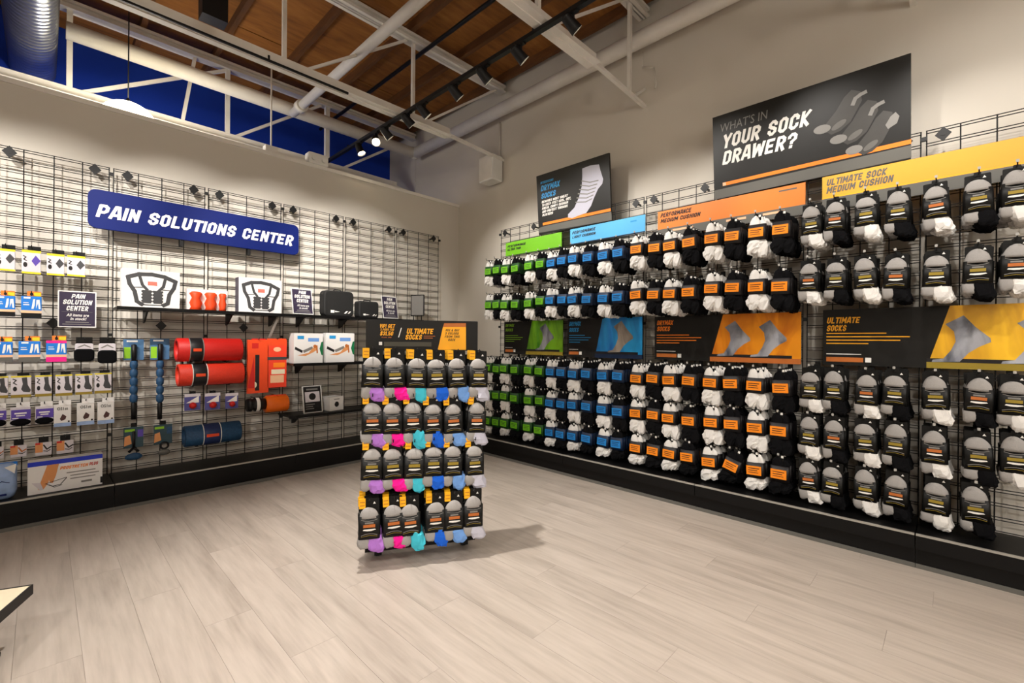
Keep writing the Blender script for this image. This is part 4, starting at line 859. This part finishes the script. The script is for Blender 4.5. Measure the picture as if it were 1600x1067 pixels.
# red bagged goods
b = lbox(386, 419, 531, 614, .14); cx, Y, z0, w, h = b
t = lpack('strap_bag', 'red bag with a black handled stick hanging left of the orange tube', 'package', b, .03, redo, [('r', (.35, .55, .05, .72), printk), ('e', (.3, .16, .14, .06), cream), ('r', (.2, .5, .84, .94), red), ('p', [(0, .1), (.3, .7), (.34, .1)], red)], (.2, .9, .012, red), 'red hanging bags')
b = lbox(417, 447, 531, 605, .14); lpack('tape_bag', 'bright red hang pack with white lettering below the pale strip', 'package', b, .03, mat('scarlet_pack', (236, 66, 40), .4), [('r', (0, 1, .58, .64), dgrey), ('r', (.3, .9, .42, .52), orange_p), ('r', (.2, .9, .28, .38), cream), ('r', (.15, .85, .10, .26), peach), ('r', (0, 1, .88, 1), redo), ('e', (.5, .80, .2, .05), peach)], (0, 1, .012, redo), 'red hanging bags')
b = lbox(414, 448, 618, 643, .15); cx, Y, z0, w, h = b; t = thing('tape_roll', 'orange roll on a peg under the bright red pack', 'roll', (cx, Y, z0))
MB().lathe([(h*.2, -w/2), (h*.48, -w/2), (h*.5, -w/2+.004), (h*.5, w/2-.004), (h*.48, w/2), (h*.2, w/2), (h*.2, -w/2)], 'x', 22, c=(0, 0, h*.5)).build('roll', mat('orange_roll', (244, 112, 24), .4), t); MB().cyl((0, -h*.3, h*1.02), (0, YL-Y, h*1.02), .004, 8).box(-w*.45, w*.45, -.01, .01, h*1.0, h*1.05).build('holder', redo, t)
b = lbox(386, 414, 621, 643, .15); cx, Y, z0, w, h = b; t = thing('grip_roller', 'black and white grip roller beside the orange roll', 'roller', (cx, Y, z0))
MB().lathe([(.001, -w/2), (h*.45, -w/2), (h*.48, -w*.3), (h*.36, -w*.22), (h*.48, -w*.1), (h*.48, w*.2), (h*.40, w*.3), (h*.40, w/2), (.001, w/2)], 'x', 20, c=(0, 0, h*.5)).build('grip', blackm, t); MB().lathe([(h*.485, -w*.06), (h*.495, -w*.05), (h*.495, w*.12), (h*.485, w*.13)], 'x', 20, c=(0, 0, h*.5)).build('label_ring', printw, t); MB().cyl((0, 0, h*.95), (0, YL-Y, h*.95), .004, 8).build('holder', blackm, t)
b = lbox(391, 408, 595, 613, .15); cx, Y, z0, w, h = b
t = thing('display_strip', 'slanted white plastic strip above the red packs', 'strip', (onY(425, 518, YL-.1).x, YL-.1, onY(425, 526, YL-.1).z)); MB().bar((-.025, 0, -.01), (.045, 0, .16), .004, .022).build('strip', whitep, t)

# boxes on the middle and lower shelves
for i, (a, b_, vt, vb) in enumerate(((459, 504.5, 517, 563.5), (509, 553.5, 518, 563.5))):
    cx, Y, z0, w, h = lbox(a, b_, vt, vb, .22); t = thing('knee_brace_box', ('left', 'right')[i]+' white box with a reclining leg picture on the middle shelf', 'box', (cx, Y, 1.001))
    MB().box(-w/2, w/2, 0, .12, 0, h).build('carton', boxw, t)
    prints(t, w, h, -.0008, [('r', (.12, .34, .80, .91), blue_p), ('r', (.48, .86, .72, .84), sky), ('p', [(.05, .55), (.30, .42), (.28, .34), (.03, .46)], printk), ('p', [(.30, .42), (.62, .56), (.66, .48), (.34, .34)], printg), ('p', [(.12, .26), (.5, .34), (.62, .48), (.74, .56), (.80, .44), (.66, .36), (.4, .24)], skin_p), ('e', (.72, .56, .06, .06), rust), ('s', [(.78, .58), (.80, .34)], .05, rust), ('p', [(.88, .48), (.94, .70), (1, .72), (1, .24), (.94, .28)], leafg)])
cx, Y, z0, w, h = lbox(474, 505, 596, 638, .2); t = thing('framed_card', 'black framed leaflet with a round device picture leaning on the lowest shelf', 'card', (cx, Y, .521), (-.16, 0, .08))
MB().rbox(-w/2, w/2, -.004, .004, 0, h, .003).build('frame', whitep, t); prints(t, w, h, -.0046, [('r', (.05, .95, .03, .97), printk), ('r', (.12, .88, .40, .78), packw), ('e', (.5, .60, .18, .13), printk), ('r', (.12, .6, .30, .33), printg), ('r', (.12, .5, .22, .25), printg), ('r', (.12, .55, .14, .17), printg), ('r', (.2, .8, .84, .9), printg)])
cx, Y, z0, w, h = lbox(514, 538, 616, 637, .2); t = thing('device_box', 'small white box with a round black device picture on the lowest shelf', 'box', (cx, Y, .521), (0, 0, .2))
MB().box(-w/2, w/2, 0, w*.9, 0, h).build('carton', boxw, t); prints(t, w, h, -.0008, [('e', (.5, .45, .16, .20), printk), ('r', (.3, .7, .8, .86), printg)])
t = thing('letter_panel', 'dark panel with a pale letter K behind the stand on the lowest shelf', 'sign', (2.50, YL-.16, .521)); MB().rbox(-.16, .16, -.004, .004, 0, .24, .004).build('board', signk, t); lettering(t, 'K', -.06, .06, .05, .2, -.0048, printg, shear=0)

# goods on the deck
cx, Y, z0, w, h = lbox(43, 160, 717, 766, .285); t = thing('stretcher_box', 'white box with a walking leg picture and blue top band on the deck', 'box', (cx, YL-.285, DECK+.001))
MB().box(-w/2, w/2, 0, .10, 0, h).build('carton', boxw, t)
prints(t, w, h, -.0008, [('r', (0, 1, .86, 1), royalp), ('p', [(.10, .30), (.16, .34), (.24, .82), (.34, .86), (.26, .30), (.20, .12), (.14, .12)], skin_p), ('p', [(.24, .86), (.40, .86), (.36, .50), (.32, .28), (.28, .30)], skin_p), ('p', [(.05, .36), (.16, .34), (.20, .12), (.16, .10)], packw), ('s', [(.24, .26), (.32, .18), (.42, .20), (.50, .38)], .012, printk), ('s', [(.22, .28), (.50, .40)], .010, printk), ('s', [(.27, .24), (.34, .14), (.44, .18)], .010, printk),
         ('r', (.5, .9, .52, .55), printg), ('r', (.55, .95, .42, .45), printg), ('r', (.55, .9, .32, .35), printg), ('r', (.7, .85, .16, .22), printg), ('r', (.97, 1, .05, .25), printk)])
lettering(t, 'PROSTRETCH', -.09*w, .30*w, .66*h, .76*h, -.0014, orange_p); lettering(t, 'PLUS', .31*w, .44*w, .67*h, .77*h, -.0014, red)
cx, Y, z0, w, h = lbox(-14, 27, 722, 778, .27); t = thing('ice_bag', 'pale blue crinkled bag standing on the deck at the left edge', 'bag', (cx, YL-.27, DECK+.001))
m = MB(); m.ell((0, .03, h*.48), (w*.5, .05, h*.5), 22, 14, 0, .02, 1, 60, pw=.45); m.build('bag', bagb, t); MB().rbox(-w/2, w/2, .02, .03, h*.88, h, .006).build('seal', royalp if 0 else bigblue, t); prints(t, w, h, -.026, [('s', [(.2, .44), (.4, .52), (.7, .46)], .04, navy), ('r', (.3, .6, .12, .17), navy), ('p', [(.5, .9), (.97, .97), (.9, .7)], printw)])

# low platform at the lower left edge
B0 = onZ(52, 914, .225); e1 = Vector((-.92, .39, 0)).normalized(); ang = math.atan2(e1.y, e1.x)
t = thing('low_platform', 'corner of a low cream-topped platform with black edges at the lower left', 'platform', (B0.x, B0.y, 0), (0, 0, ang))
MB().box(.006, .62, .006, .50, .2, .227).build('top', cream, t)
MB().box(0, .626, 0, .006, .19, .229).box(0, .626, .5, .506, .19, .229).box(0, .006, 0, .506, .19, .229).box(.62, .626, 0, .506, .19, .229).build('edge_band', blackm, t)
for x, y in ((.07, .08), (.53, .08), (.07, .4), (.53, .4)): MB().box(x, x+.03, y, y+.03, .02, .2).build('leg', blackm, t); MB().rbox(x-.01, x+.04, y-.005, y+.035, 0, .02, .004).build('foot_plate', blackm, t)

# printed matter belongs to the card, carton or board that carries it
MAIN = ('board', 'body', 'carton', 'wrap_card', 'band', 'shell', 'housing', 'bag')
SUB = ('lettering', 'print', 'small_print', 'colour_field', 'platform_print', 'foot_print', 'orange_stripe', 'stripe_tip', 'sock_picture', 'border_line', 'size_name', 'print_fields', 'side_print', 'label', 'logo', 'wrap_label', 'wrap_edge', 'lens', 'price_flag', 'tab_print', 'slots')
kids = {}
for o in bpy.data.objects:
    if o.parent: kids.setdefault(o.parent.name, []).append(o)
for p, ch in kids.items():
    host = next((c for n in MAIN for c in ch if c.name.split('.')[0] == n), None)
    if not host or bpy.data.objects[p].type != 'EMPTY': continue
    for c in ch:
        if c.name.split('.')[0] in SUB: c.parent = host
